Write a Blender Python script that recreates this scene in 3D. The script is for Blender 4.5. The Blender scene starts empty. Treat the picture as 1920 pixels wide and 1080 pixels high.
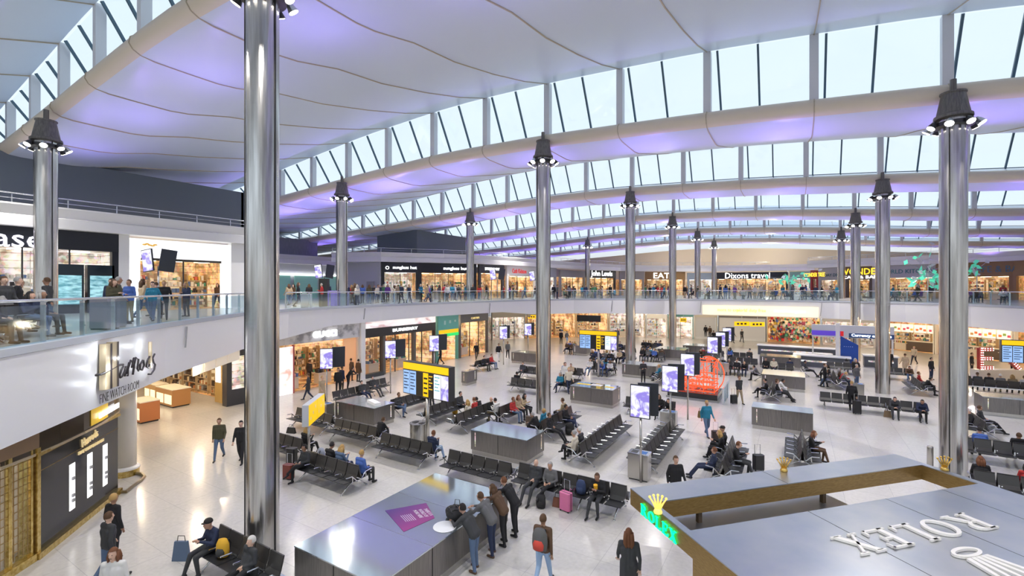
import bpy, bmesh, math, random
from math import sin, cos, pi, radians, atan2, sqrt
from mathutils import Vector, Matrix
random.seed(7)
scene = bpy.context.scene
COL = scene.collection
T = math.atan(530/870); CT, ST = cos(T), sin(T)
F, H, HOR = 870.0, 7.2, 540.0
# ------------------------------------------------------------------ helpers
def world_of(cx, cd): return (cx*CT - cd*ST, cx*ST + cd*CT)
def cam_of(x, y): return (x*CT + y*ST, -x*ST + y*CT)
def spot(px, py, z=0.0):
    """floor point (height z) seen at a photo position"""
    d = F*(H-z)/(py-HOR); x, y = world_of((px-960)/F*d, d)
    return Vector((x, y, z))
def on_line(px, a, b):
    """point of the plan line a-b seen in photo column px"""
    dx, dy = world_of((px-960)/F, 1.0)
    ex, ey = b[0]-a[0], b[1]-a[1]
    det = dx*(-ey) + dy*ex
    if abs(det) < 1e-9: return None
    s = (a[0]*(-ey) + a[1]*ex)/det
    t = (dx*a[1]-dy*a[0])/det
    return (s*dx, s*dy, s, t)
def on_poly(px, P):
    best = None
    for a, b in zip(P[:-1], P[1:]):
        r = on_line(px, a, b)
        if r and r[2] > 0.5 and -0.001 <= -r[3] <= 1.001 or r and r[2] > 0.5 and -0.001 <= r[3] <= 1.001:
            t = r[3]
            q = Vector((r[0], r[1]))
            A, B = Vector(a[:2]), Vector(b[:2])
            if (q-A).dot(B-A) >= -1e-3*(B-A).length_squared and (q-B).dot(A-B) >= -1e-3*(B-A).length_squared:
                if best is None or r[2] < best[1]: best = (q, r[2], (B-A).normalized())
    return best
def lerp(a, b, t): return a+(b-a)*t
def spl(P, x):
    if x <= P[0][0]: return P[0][1]
    for (x0, y0), (x1, y1) in zip(P[:-1], P[1:]):
        if x <= x1:
            t = (x-x0)/(x1-x0); return y0+(y1-y0)*t
    return P[-1][1]
def splm(P, x):
    return (spl(P, x-2)+spl(P, x-1)+spl(P, x)*2+spl(P, x+1)+spl(P, x+2))/6
# ------------------------------------------------------------------ materials
MATS = {}
def mat(name, col=(.8,.8,.8), rough=.5, metal=0.0, emit=None, es=1.0, spec=None, alpha=None, trans=0.0, coat=0.0):
    if name in MATS: return MATS[name]
    m = bpy.data.materials.new(name); m.use_nodes = True
    b = m.node_tree.nodes['Principled BSDF']
    b.inputs['Base Color'].default_value = (*col, 1)
    b.inputs['Roughness'].default_value = rough
    b.inputs['Metallic'].default_value = metal
    if emit:
        b.inputs['Emission Color'].default_value = (*emit, 1); b.inputs['Emission Strength'].default_value = es
    if coat: b.inputs['Coat Weight'].default_value = coat
    m.diffuse_color = (*col, 1)
    MATS[name] = m; return m
def nodes(m): return m.node_tree.nodes, m.node_tree.links, m.node_tree.nodes['Principled BSDF']
def add_noise(m, scale=(1,1,1), nscale=5, c0=(.3,.3,.3), c1=(.6,.6,.6), lo=.35, hi=.65, target='Base Color', detail=4, bump=0, coord='Object'):
    n, l, b = nodes(m)
    tc = n.new('ShaderNodeTexCoord'); mp = n.new('ShaderNodeMapping'); mp.inputs['Scale'].default_value = scale
    l.new(tc.outputs[coord], mp.inputs[0])
    no = n.new('ShaderNodeTexNoise'); no.inputs['Scale'].default_value = nscale; no.inputs['Detail'].default_value = detail
    l.new(mp.outputs[0], no.inputs['Vector'])
    r = n.new('ShaderNodeValToRGB'); r.color_ramp.elements[0].position = lo; r.color_ramp.elements[1].position = hi
    r.color_ramp.elements[0].color = (*c0, 1); r.color_ramp.elements[1].color = (*c1, 1)
    l.new(no.outputs['Fac'], r.inputs[0]); l.new(r.outputs[0], b.inputs[target])
    if bump:
        bp = n.new('ShaderNodeBump'); bp.inputs['Strength'].default_value = bump; bp.inputs['Distance'].default_value = .02
        l.new(no.outputs['Fac'], bp.inputs['Height']); l.new(bp.outputs[0], b.inputs['Normal'])
    return m
def glass_mat(name, col=(.9,.95,1), a=.25, rough=.05):
    m = bpy.data.materials.new(name); m.use_nodes = True
    n, l = m.node_tree.nodes, m.node_tree.links
    n.remove(n['Principled BSDF']); out = n['Material Output']
    tr = n.new('ShaderNodeBsdfTransparent'); tr.inputs[0].default_value = (*col, 1)
    gl = n.new('ShaderNodeBsdfGlossy'); gl.inputs['Roughness'].default_value = rough; gl.inputs[0].default_value = (.9,.95,1,1)
    mx = n.new('ShaderNodeMixShader'); mx.inputs[0].default_value = a
    l.new(tr.outputs[0], mx.inputs[1]); l.new(gl.outputs[0], mx.inputs[2]); l.new(mx.outputs[0], out.inputs[0])
    MATS[name] = m; return m
# floor: large polished stone slabs
M_floor = mat('polished_stone', (.66,.64,.61), .17)
def _floor():
    n, l, b = nodes(M_floor)
    tc = n.new('ShaderNodeTexCoord')
    br = n.new('ShaderNodeTexBrick'); br.offset = 0; br.inputs['Scale'].default_value = 1
    br.inputs['Brick Width'].default_value = 1.46; br.inputs['Row Height'].default_value = 1.46
    br.inputs['Mortar Size'].default_value = .008
    br.inputs['Color1'].default_value = (.70,.675,.64,1); br.inputs['Color2'].default_value = (.66,.64,.61,1); br.inputs['Mortar'].default_value = (.52,.505,.49,1)
    l.new(tc.outputs['Object'], br.inputs['Vector'])
    no = n.new('ShaderNodeTexNoise'); no.inputs['Scale'].default_value = 9; no.inputs['Detail'].default_value = 8
    l.new(tc.outputs['Object'], no.inputs['Vector'])
    mx = n.new('ShaderNodeMixRGB'); mx.blend_type = 'MULTIPLY'; mx.inputs[0].default_value = .25
    l.new(br.outputs['Color'], mx.inputs[1]); l.new(no.outputs['Fac'], mx.inputs[2])
    l.new(mx.outputs[0], b.inputs['Base Color'])
_floor()
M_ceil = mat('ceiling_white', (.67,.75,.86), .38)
M_tube = mat('ceiling_edge_warmlit', (.74,.66,.54), .5)  # warm light on the rounded wave edge is put into this colour
M_seam = mat('ceiling_seam', (.50,.43,.32), .5)
M_white = mat('painted_white', (.80,.80,.80), .35)
M_fascia = mat('fascia_white', (.80,.81,.84), .35)
M_beige = mat('beige_wall', (.66,.58,.47), .6)
M_dark = mat('dark_louvre', (.13,.16,.20), .6)
M_post = mat('window_post_white', (.72,.74,.78), .4)
M_mull = mat('mullion_dark', (.06,.12,.17), .4)
M_glassroof = glass_mat('clerestory_glass', (.95,.98,1), .06)
M_glass = glass_mat('balustrade_glass', (.80,.89,.93), .10)
M_shopglass = glass_mat('shop_glass', (.95,.97,.97), .07)
M_rail = mat('brushed_rail', (.70,.73,.76), .25, .9)
M_black = mat('black', (.015,.016,.018), .4)
M_blackmetal = mat('black_metal', (.05,.05,.055), .35, .3)
M_steel = mat('column_steel', (.62,.60,.58), .24, 1.0)
def _steel():
    n, l, b = nodes(M_steel)
    tc = n.new('ShaderNodeTexCoord')
    mp = n.new('ShaderNodeMapping'); mp.inputs['Scale'].default_value = (6, 6, .35); l.new(tc.outputs['Object'], mp.inputs[0])
    no = n.new('ShaderNodeTexNoise'); no.inputs['Scale'].default_value = 1.2; no.inputs['Detail'].default_value = 3; l.new(mp.outputs[0], no.inputs['Vector'])
    r = n.new('ShaderNodeValToRGB'); r.color_ramp.elements[0].color = (.36,.35,.34,1); r.color_ramp.elements[1].color = (.72,.71,.70,1)
    r.color_ramp.elements[0].position = .3; r.color_ramp.elements[1].position = .7
    l.new(no.outputs['Fac'], r.inputs[0]); l.new(r.outputs[0], b.inputs['Base Color'])
    bp = n.new('ShaderNodeBump'); bp.inputs['Strength'].default_value = .35; bp.inputs['Distance'].default_value = .05
    l.new(no.outputs['Fac'], bp.inputs['Height']); l.new(bp.outputs[0], b.inputs['Normal'])
_steel()
M_head = add_noise(mat('column_head', (.2,.19,.18), .5, .5), (8,8,.3), 3, (.14,.135,.13), (.22,.21,.195))
M_lamp = mat('lamp_glow', (1,1,1), .3, emit=(1,.93,.80), es=22)
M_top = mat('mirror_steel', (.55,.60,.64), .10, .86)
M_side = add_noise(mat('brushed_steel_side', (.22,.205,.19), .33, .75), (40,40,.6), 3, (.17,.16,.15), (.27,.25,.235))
M_kick = mat('steel_plinth', (.50,.48,.45), .25, .9)
M_seat = mat('seat_black', (.022,.023,.026), .38)
M_seatback = mat('seat_back', (.045,.042,.04), .35)
M_chrome = mat('chrome', (.72,.73,.75), .15, 1.0)
M_yellow = mat('sign_yellow', (.95,.62,.005), .4, emit=(1,.62,.0), es=.45)
M_screenblue = mat('screen_blue', (.2,.3,.45), .3, emit=(.25,.42,.72), es=.9)
M_led = mat('white_light_strip', (1,1,1), .4, emit=(1,.98,.95), es=4)
M_gold = mat('gold', (.65,.42,.10), .25, 1.0)
M_brass = add_noise(mat('brass_frame', (.62,.46,.14), .25, .9), (1,1,1), 12, (.50,.34,.08), (.78,.60,.24))
M_bronze = add_noise(mat('bronze_fascia', (.20,.13,.055), .35, .55), (3,3,30), 3, (.26,.165,.055), (.38,.25,.09))
M_marble = add_noise(mat('grey_marble', (.6,.6,.6), .2), (1,1,1), 1.6, (.33,.33,.35), (.70,.70,.71), .40, .56, detail=12)
M_skin = mat('skin', (.55,.33,.24), .55)
M_warm = mat('warm_interior', (.85,.72,.52), .6, emit=(1,.78,.48), es=.55)
M_warmlight = mat('warm_light', (1,.9,.7), .6, emit=(1,.85,.62), es=5)
M_coollight = mat('cool_light', (1,1,1), .6, emit=(.95,.97,1), es=5)
M_cool = mat('white_interior', (.9,.88,.84), .6, emit=(1,.95,.88), es=.6)
CM = {}
def cmat(rgb, rough=.7, metal=0.0, e=0.0):
    k = (tuple(round(c,3) for c in rgb), rough, metal, e)
    if k not in CM:
        m = mat('paint_%d' % len(CM), rgb, rough, metal, emit=rgb if e else None, es=e)
        CM[k] = m
    return CM[k]
# ------------------------------------------------------------------ mesh builder
class MB:
    def __init__(s): s.v = []; s.f = []; s.m = []
    def add(s, vs, fs, mi=0):
        o = len(s.v); s.v += [tuple(v) for v in vs]
        for f in fs: s.f.append(tuple(i+o for i in f)); s.m.append(mi)
        return s
    def box(s, x0, y0, z0, x1, y1, z1, mi=0, M=None):
        v = [Vector(p) for p in ((x0,y0,z0),(x1,y0,z0),(x1,y1,z0),(x0,y1,z0),(x0,y0,z1),(x1,y0,z1),(x1,y1,z1),(x0,y1,z1))]
        if M: v = [M @ p for p in v]
        return s.add(v, [(0,3,2,1),(4,5,6,7),(0,1,5,4),(1,2,6,5),(2,3,7,6),(3,0,4,7)], mi)
    def cbox(s, c, sx, sy, sz, mi=0, rz=0, rx=0, ry=0):
        M = Matrix.Translation(c) @ Matrix.Rotation(rz,4,'Z') @ Matrix.Rotation(ry,4,'Y') @ Matrix.Rotation(rx,4,'X')
        return s.box(-sx/2,-sy/2,-sz/2,sx/2,sy/2,sz/2,mi,M)
    def bar(s, a, b, w, h=None, mi=0, up=(0,0,1)):
        a, b = Vector(a), Vector(b); d = b-a; L = d.length
        if L < 1e-6: return s
        d.normalize(); u = Vector(up)
        if abs(d.dot(u)) > .99: u = Vector((1,0,0))
        r = d.cross(u).normalized(); u = r.cross(d); h = h or w
        M = Matrix((r, d, u)).transposed().to_4x4(); M.translation = a
        return s.box(-w/2,0,-h/2,w/2,L,h/2,mi,M)
    def tube(s, pts, r, n=8, mi=0, cap=True):
        pts = [Vector(p) for p in pts]; rs = r if isinstance(r,(list,tuple)) else [r]*len(pts)
        rings = []; pu = None
        for i, p in enumerate(pts):
            d = (pts[min(i+1,len(pts)-1)]-pts[max(i-1,0)]).normalized()
            u = pu if pu is not None else (Vector((0,0,1)) if abs(d.z) < .9 else Vector((1,0,0)))
            a = d.cross(u)
            if a.length < 1e-4: a = d.cross(Vector((0,1,0)))
            a.normalize(); u = a.cross(d).normalized(); pu = u
            rings.append([p + (a*cos(2*pi*k/n)+u*sin(2*pi*k/n))*rs[i] for k in range(n)])
        vs = [v for g in rings for v in g]; fs = []
        for i in range(len(pts)-1):
            for k in range(n):
                fs.append((i*n+k, i*n+(k+1)%n, (i+1)*n+(k+1)%n, (i+1)*n+k))
        if cap: fs += [tuple(range(n))[::-1], tuple((len(pts)-1)*n+k for k in range(n))]
        return s.add(vs, fs, mi)
    def lathe(s, prof, n=24, c=(0,0,0), mi=0, cap=True, a0=0, a1=2*pi):
        c = Vector(c); full = abs(a1-a0-2*pi) < 1e-6; m = n if full else n+1
        vs = [c+Vector((r*cos(a0+(a1-a0)*k/n), r*sin(a0+(a1-a0)*k/n), z)) for r, z in prof for k in range(m)]
        fs = []
        for i in range(len(prof)-1):
            for k in range(n):
                fs.append((i*m+k, i*m+(k+1)%m, (i+1)*m+(k+1)%m, (i+1)*m+k))
        if cap and full: fs += [tuple(range(m))[::-1], tuple((len(prof)-1)*m+k for k in range(m))]
        return s.add(vs, fs, mi)
    def prism(s, poly, z0, z1, mi=0):
        n = len(poly)
        vs = [(p[0],p[1],z0) for p in poly]+[(p[0],p[1],z1) for p in poly]
        fs = [tuple(range(n))[::-1], tuple(range(n,2*n))]+[(i,(i+1)%n,n+(i+1)%n,n+i) for i in range(n)]
        return s.add(vs, fs, mi)
    def quad(s, a, b, c, d, mi=0): return s.add([a,b,c,d],[(0,1,2,3)],mi)
    def ell(s, c, rx, ry, rz, n=12, m=8, mi=0, M=None):
        vs=[]; fs=[]
        for i in range(m+1):
            t = pi*i/m
            for k in range(n):
                a = 2*pi*k/n; v = Vector((rx*sin(t)*cos(a), ry*sin(t)*sin(a), rz*cos(t)))
                if M: v = M @ v
                vs.append(v+Vector(c))
        for i in range(m):
            for k in range(n): fs.append((i*n+k,(i+1)*n+k,(i+1)*n+(k+1)%n,i*n+(k+1)%n))
        return s.add(vs, fs, mi)
    def mesh(s, name, mats, smooth=False):
        me = bpy.data.meshes.new(name); me.from_pydata(s.v, [], s.f)
        if not isinstance(mats,(list,tuple)): mats = [mats]
        for m in mats: me.materials.append(m)
        if len(mats) > 1: me.polygons.foreach_set('material_index', s.m)
        if smooth: me.polygons.foreach_set('use_smooth', [True]*len(s.f))
        me.update(); return me
    def build(s, name, mats, parent=None, smooth=False, loc=None, rz=0):
        o = bpy.data.objects.new(name, s.mesh(name, mats, smooth)); COL.objects.link(o)
        if parent: o.parent = parent
        if loc: o.location = loc
        if rz: o.rotation_euler.z = rz
        return o
def tag(o, label=None, cat=None, group=None, kind=None):
    if label: o['label'] = label
    if cat: o['category'] = cat
    if group: o['group'] = group
    if kind: o['kind'] = kind
    return o
def empty(name, loc=(0,0,0), rz=0, label=None, cat=None, group=None, kind=None):
    o = bpy.data.objects.new(name, None); COL.objects.link(o); o.location = loc; o.rotation_euler.z = rz
    o.empty_display_size = .1
    return tag(o, label, cat, group, kind)
KIDS = {}
def kids(o):
    return [c for c in o.children]
def copy_tree(o, parent=None):
    c = o.copy(); COL.objects.link(c)
    if parent: c.parent = parent
    for ch in list(o.children): copy_tree(ch, c)
    return c
def remove_tree(o):
    for ch in list(o.children): remove_tree(ch)
    bpy.data.objects.remove(o)
def text_mesh(s, size=1.0, extrude=.02, bold=.0, align='CENTER', spacing=1.0):
    cu = bpy.data.curves.new('lettering', 'FONT'); cu.body = s; cu.size = size; cu.extrude = extrude; cu.offset = bold
    cu.align_x = align; cu.align_y = 'CENTER'; cu.resolution_u = 2; cu.space_character = spacing
    o = bpy.data.objects.new('lettering', cu); COL.objects.link(o)
    bpy.context.view_layer.update()
    me = bpy.data.meshes.new_from_object(o.evaluated_get(bpy.context.evaluated_depsgraph_get()))
    bpy.data.objects.remove(o); bpy.data.curves.remove(cu)
    return me
def text(s, c, right, up, size, m, parent, name='lettering', extrude=.02, bold=0.0, width=None, spacing=1.0, height=None):
    """flat lettering centred at c, reading along right"""
    me = text_mesh(s, size, extrude, bold, spacing=spacing)
    me.name = name
    r = Vector(right).normalized(); u = Vector(up).normalized(); n = r.cross(u)
    xs = [v.co.x for v in me.vertices]; w = max(xs)-min(xs); cxm = (max(xs)+min(xs))/2
    ys = [v.co.y for v in me.vertices]; cy = (max(ys)+min(ys))/2; hh = max(ys)-min(ys)
    kx = width/w if width else 1; ky = height/hh if height else 1
    for v in me.vertices:
        p = v.co.copy(); v.co = r*((p.x-cxm)*kx)+u*((p.y-cy)*ky)+n*p.z+Vector(c)
    me.materials.clear(); me.materials.append(m)
    o = bpy.data.objects.new(name, me); COL.objects.link(o)
    if parent:
        o.parent = parent
        if parent.type == 'EMPTY':
            o.matrix_parent_inverse = Matrix.Identity(4)
    return o
# ------------------------------------------------------------------ camera and world
cam = bpy.data.cameras.new('camera'); co = bpy.data.objects.new('camera', cam); COL.objects.link(co)
cam.sensor_width = 36; cam.lens = 36*F/1920; cam.clip_end = 600; cam.clip_start = .1
co.location = (0,0,H); co.rotation_euler = (pi/2, 0, T); scene.camera = co
w = bpy.data.worlds.new('sky'); scene.world = w; w.use_nodes = True
wn, wl = w.node_tree.nodes, w.node_tree.links
bg = wn['Background']
tc = wn.new('ShaderNodeTexCoord'); sx = wn.new('ShaderNodeSeparateXYZ'); wl.new(tc.outputs['Generated'], sx.inputs[0])
rp = wn.new('ShaderNodeValToRGB'); e = rp.color_ramp.elements
e[0].position = .0; e[0].color = (.55,.53,.50,1); e[1].position = .9; e[1].color = (.74,.88,1,1)
q = rp.color_ramp.elements.new(.12); q.color = (.79,.90,1,1)
wl.new(sx.outputs['Z'], rp.inputs[0]); wl.new(rp.outputs[0], bg.inputs[0]); bg.inputs[1].default_value = 1.02
scene.view_settings.view_transform = 'Standard'
scene.view_settings.exposure = 0.15
# ------------------------------------------------------------------ plan of the hall
ZM, ZS, ZP = 5.8, 10.35, 11.5          # upper deck floor, top of shop signs, parapet top
YC = [7.2+16.6*k for k in range(0, 7)]  # column rows
XC = [-29.9, -12.4, 5.15]
EDGE = [(-4,-8),(-14.8,2.84),(-20.6,8.2),(-25.7,13.9),(-27.9,18.0),(-28.8,22),(-29.0,27),(-28.7,33),(-28.2,38),(-27.4,43),(-26.4,48),(-23.8,54),(-18.5,58.2),(-10,59.6),(-3,59.8),(4,59.2),(9,57),(12.6,53),(14.4,48),(15,42),(15,30)]
EB = [3.6,3.68,3.75,3.85,4.0,4.45,4.5,4.55,4.55,4.55,4.1,4.0,3.95,3.95,3.95,3.95,3.95,3.95,3.95,3.95,3.95]
SHOPS = [(-34,-8),(-34,18.6)]
MID = [(-42.5,39.5),(-40.5,42.5),(-38,45.6),(-35.6,50),(-34,56),(-33,64),(-31.5,74),(-28,84),(-22,91),(-13,96),(-4,98)]
RIGHT = [(2,88),(5,86),(11,83),(17,80),(22.8,76),(28,70),(33,62)]
GROUND = [(-29.35,17.0),(-29.35,47)]
# floor
MB().box(-90,-12,-.3,60,150,0).build('floor', M_floor)['kind'] = 'structure'
# ------------------------------------------------------------------ upper deck slab and its white fascia
def deck():
    outer = [(60,30),(60,140),(-90,140),(-90,-8)]
    poly = [Vector((x,y,0)) for x,y in EDGE]+[Vector((x,y,0)) for x,y in outer]
    bm = bmesh.new()
    for z in (ZM, 4.6):
        vs = [bm.verts.new((p.x,p.y,z)) for p in poly]
        es = [bm.edges.new((vs[i],vs[(i+1)%len(vs)])) for i in range(len(vs))]
        bmesh.ops.triangle_fill(bm, edges=es, use_beauty=True)
    me = bpy.data.meshes.new('deck'); bm.to_mesh(me); me.materials.append(mat('deck_stone', (.50,.49,.47), .2)); 
    o = bpy.data.objects.new('floor_upper_deck', me); COL.objects.link(o); o['kind'] = 'structure'
deck()
def fine(P, B=None, step=1.0):
    out = []
    for i in range(len(P)-1):
        a, b = P[i], P[i+1]; L = math.hypot(b[0]-a[0], b[1]-a[1]); n = max(1, int(L/step))
        for k in range(n):
            t = k/n; out.append((lerp(a[0],b[0],t), lerp(a[1],b[1],t), lerp(B[i],B[i+1],t) if B else 0))
    out.append((*P[-1], B[-1] if B else 0)); return out
def normals(P):
    N = []
    for i in range(len(P)):
        a = P[max(0,i-1)]; b = P[min(len(P)-1,i+1)]
        d = Vector((b[0]-a[0], b[1]-a[1])).normalized(); N.append(Vector((d.y,-d.x)))   # towards the hall
    return N
def strip(P, prof, name, m, parent=None, smooth=False, mi=None):
    """sweep profile [(out, z)] along plan line P; z may be 'b' for the per point bottom"""
    N = normals(P); mb = MB(); n = len(prof)
    for p, q in zip(P, N):
        for o, z in prof:
            zz = p[2]+z[1] if isinstance(z, tuple) else z
            mb.v.append((p[0]+q.x*o, p[1]+q.y*o, zz))
    for i in range(len(P)-1):
        for k in range(n-1):
            mb.f.append((i*n+k, (i+1)*n+k, (i+1)*n+k+1, i*n+k+1)); mb.m.append(mi[k] if mi else 0)
    return mb.build(name, m, parent, smooth)
EF = fine(EDGE, EB, 1.2)
f = strip(EF, [(-.25,ZM),(-.25,ZM+.06),(.12,ZM+.06),(.14,ZM-.10),(.10,ZM-.12),(.02,('b',0)),(-.5,('b',0)),(-.5,('b',.9))], 'trim_1', [M_fascia, mat('fascia_cap', (.42,.45,.50), .4)], mi=[1,1,1,1,0,0,0])
f['kind'] = 'structure'
# expansion joints on the fascia
def fascia_joint(px, w=.05):
    r = on_poly(px, EDGE)
    if not r: return
    p, d, t = r; n = Vector((t.y,-t.x))
    c = p+n*.14
    o = MB().bar((c.x,c.y,ZM-.2),(c.x+t.x*-.12,c.y+t.y*-.12,4.75 if px < 900 else 4.2),w,.06,up=(t.x,t.y,0)).build('trim_2', mat('joint_grey', (.33,.34,.36), .5))
    o['kind'] = 'structure'
for px in (343, 682, 917, 1148, 1315, 1541): fascia_joint(px)
# soffit of the deck (ceiling of the lower shops)
# ------------------------------------------------------------------ roof waves
ZT = [(-95,13.2),(-80,13.6),(-62,14.2),(-48,14.8),(-36,15.45),(-28,15.95),(-20,16.3),(-12.4,16.2),(-3,15.75),(5,15.15),(12,14.5),(20,14.0),(35,13.2),(50,12.3)]
WH = [(-95,.1),(-75,.3),(-60,.9),(-48,1.6),(-38,2.3),(-28,2.8),(-17,3.0),(-3,2.95),(5,2.75),(12,2.3),(22,2.0),(45,1.3)]
def zt(x, k=1): return splm(ZT, x)+(lerp(.3,.6,min(1,max(0,(x+30)/12))) if k <= 0 else 0)
def wh(x): return splm(WH, x)
SEC = [(.15,0,0),(-.10,-.04,0),(-.28,-.2,0),(-.32,-.42,0),(-.2,-.62,0),(.05,-.75,0),(.5,-.80,1),(1.6,-.80,1),(2.8,-.78,1),(3.6,-.68,1),(5.5,-.22,1),(8,.38,1),(11,1.15,1),(14,2.05,1)]
YB = .45
def roof(k):
    y0 = 7.2+16.6*k+YB; ax = -95.0 if k >= 0 else -60.0; bx = 50.0; n = int((bx-ax)/2.185)
    mb = MB(); xs = [ax+(bx-ax)*i/n for i in range(n+1)]
    sec = SEC+[(16.6,None,1)]; m = len(sec)
    for x in xs:
        for (dy, dz, mi) in sec:
            z = zt(x,k)+dz if dz is not None else zt(x,k+1)+wh(x)
            if dz is not None and dz > 0: z = zt(x,k)+dz*wh(x)/3.0+(zt(x,k+1)-zt(x,k))*dy/16.6
            mb.v.append((x, y0+dy, z))
    for i in range(n):
        for j in range(m-1):
            mb.f.append((i*m+j, i*m+j+1, (i+1)*m+j+1, (i+1)*m+j)); mb.m.append(sec[j+1][2] if j else 0)
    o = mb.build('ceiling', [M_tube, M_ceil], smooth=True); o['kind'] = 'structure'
    # panel seams
    sb = MB()
    x = -12.4-4.375*18
    while x < 48:
        pts = []
        for (dy, dz, mi) in sec:
            z = zt(x,k)+dz if dz is not None else zt(x,k+1)+wh(x)
            if dz is not None and dz > 0: z = zt(x,k)+dz*wh(x)/3.0+(zt(x,k+1)-zt(x,k))*dy/16.6
            pts.append(Vector((x, y0+dy, z-.015 if dy > .1 else z)))
        for a, b in zip(pts[:-1], pts[1:]): sb.bar(a, b, .055, .04, up=(1,0,0))
        x += 4.375
    s = sb.build('ceiling_seams', M_seam, o)
    tag(s, 'thin tan joint lines between ceiling panels', kind='stuff')
for k in range(-1, 6): roof(k)
def clerestory(k):
    y0 = 7.2+16.6*k+YB
    root = empty('window_%d' % (k+1), (0,0,0)); root['kind'] = 'structure'
    fr = MB(); gl = MB(); mu = MB(); sill = MB()
    step = 4.375; a = -12.4-step*16; n = int((48-a)/step)
    OUT = 1.5
    for i in range(n+1):
        x = a+step*i; z0, z1 = zt(x,k), zt(x,k)+wh(x)
        if z1-z0 < .35: continue
        p = MB().box(x-.17, y0-.02, z0-.05, x+.17, y0+.35, z1+.03)
        p.build('post', M_post, root)
        for xm, t in ((x+.45,.05), (x+step/2,.06)):
            za, zb = zt(xm,k)+wh(xm), zt(xm,k)+.42
            mu.bar((xm, y0+.1, za), (xm, y0+OUT, zb), .09, .12)
            mu.bar((xm, y0+OUT, zb), (xm+.12, y0+OUT+.05, zt(xm,k)+.15), .05, .05)
        if i < n:
            x2 = x+step
            gl.quad((x,y0+.1,z1),(x2,y0+.1,zt(x2,k)+wh(x2)),(x2,y0+OUT+.05,zt(x2,k)+.4),(x,y0+OUT+.05,zt(x,k)+.4))
            mu.bar((x,y0+OUT,zt(x,k)+.42),(x2,y0+OUT,zt(x2,k)+.42),.06,.05)
            sill.add([(x,y0+.1,zt(x,k)+.0),(x2,y0+.1,zt(x2,k)),(x2,y0+OUT+.1,zt(x2,k)+.38),(x,y0+OUT+.1,zt(x,k)+.38)],[(0,1,2,3)])
    gl.build('pane', M_glassroof, root); mu.build('mullion_frame', M_mull, root)
    sill.build('sill', mat('sill_white', (.80,.84,.92), .4), root)
for k in range(0, 6): clerestory(k)
# end wall far away
ew = MB(); y = YC[6]+.2
n = 40
for i in range(n):
    xa, xb = lerp(-95,50,i/n), lerp(-95,50,(i+1)/n)
    ew.add([(xa,y,ZM),(xb,y,ZM),(xb,y,zt(xb,5)-.6),(xa,y,zt(xa,5)-.6)],[(0,1,2,3)])
ew.build('wall_far', M_beige)['kind'] = 'structure'
lw = MB()
lw.box(-95.2,-8,ZM,-95,110,13.6)
lw.build('wall_left', M_dark)['kind'] = 'structure'
# ------------------------------------------------------------------ columns
def column(x, y, z0, label, k):
    root = empty('steel_column', (x,y,z0), 0, label, 'column', 'tall round steel columns')
    top = zt(x,k)-(1.5 if (x > -20 or k) else 2.1)-z0
    mb = MB(); mb.lathe([(.41,top*i/12) for i in range(13)], 40, cap=False); mb.lathe([(.4115,top*.34),(.4115,top*.34+.012)],40,cap=False); mb.lathe([(.4115,top*.68),(.4115,top*.68+.012)],40,cap=False)
    mb.build('shaft', M_steel, root, smooth=True)
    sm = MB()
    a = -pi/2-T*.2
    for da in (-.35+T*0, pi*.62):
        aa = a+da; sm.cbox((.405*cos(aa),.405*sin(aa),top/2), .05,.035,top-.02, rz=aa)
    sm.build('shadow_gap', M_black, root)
    hd = MB(); hd.lathe([(.56,top),(.58,top+.02),(.57,top+.12),(.50,top+.16),(.36,top+.92),(.40,top+.95),(.40,top+1.0),(.30,top+1.02),(.1,top+1.03),(.1,top+1.5)], 28)
    hd.build('head', M_head, root, smooth=False)
    cl = MB(); cl.lathe([(.43,top-.32),(.60,top-.3),(.60,top-.16),(.43,top-.14)], 28); cl.build('collar', M_blackmetal, root)
    for i in range(8):
        aa = -T-pi/2+pi*2*i/8+.2
        c = Vector((cos(aa)*.74, sin(aa)*.74, top-.28)); dr = Vector((cos(aa)*.55, sin(aa)*.55, -.83)).normalized()
        b = MB(); b.tube([c-dr*.2, c-dr*.12, c+dr*.08], [.05,.09,.15], 12); b.tube([(cos(aa)*.55,sin(aa)*.55,top-.2), c-dr*.12], .025, 6)
        fl = b.build('floodlight', M_blackmetal if i%2 else M_rail, root)
        g = MB(); g.tube([c+dr*.081, c+dr*.095], [.13,.125], 12); g.build('lens', M_lamp, fl)
    # real light of the floodlights
    return root
cols = []
names = {(-12.4,0):'nearest tall steel column, cutting the whole left of the view in front of the shop',
 (-12.4,1):'steel column rising beside the group of seats left of the picture centre line',
 (-12.4,2):'steel column behind the long steel unit with small white top, right of centre',
 (-12.4,3):'steel column close to the far fascia beside the glass lift',
 (-12.4,4):'far steel column behind the upper railing near the electronics shop',
 (-12.4,5):'farthest steel column of the middle row under the low roof end',
 (5.15,1):'large steel column on the right behind the bronze display counter',
 (5.15,2):'steel column among the seat rows in front of the white food counters',
 (5.15,3):'steel column before the blue bureau counter on the right',
 (5.15,4):'far steel column rising behind the curved upper deck on the right',
 (-29.9,0):'steel column standing on the upper deck before the black fronted shop, far left',
 (-29.9,1):'steel column on the upper deck left of the dark fronted corner shop',
 (-29.9,2):'steel column on the upper deck in front of the dark shop at its right end',
 (-29.9,3):'distant steel column poking above the upper parapet',
 (-29.9,4):'second distant steel column half hidden above the upper parapet'}
for (x, k), lab in names.items():
    z0 = ZM if (x < -20 or k >= 4 or (x > 0 and k >= 4)) else 0
    column(x+(.12 if (k == 0 and x > -20) else 0), YC[k], z0, lab, k)
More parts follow.
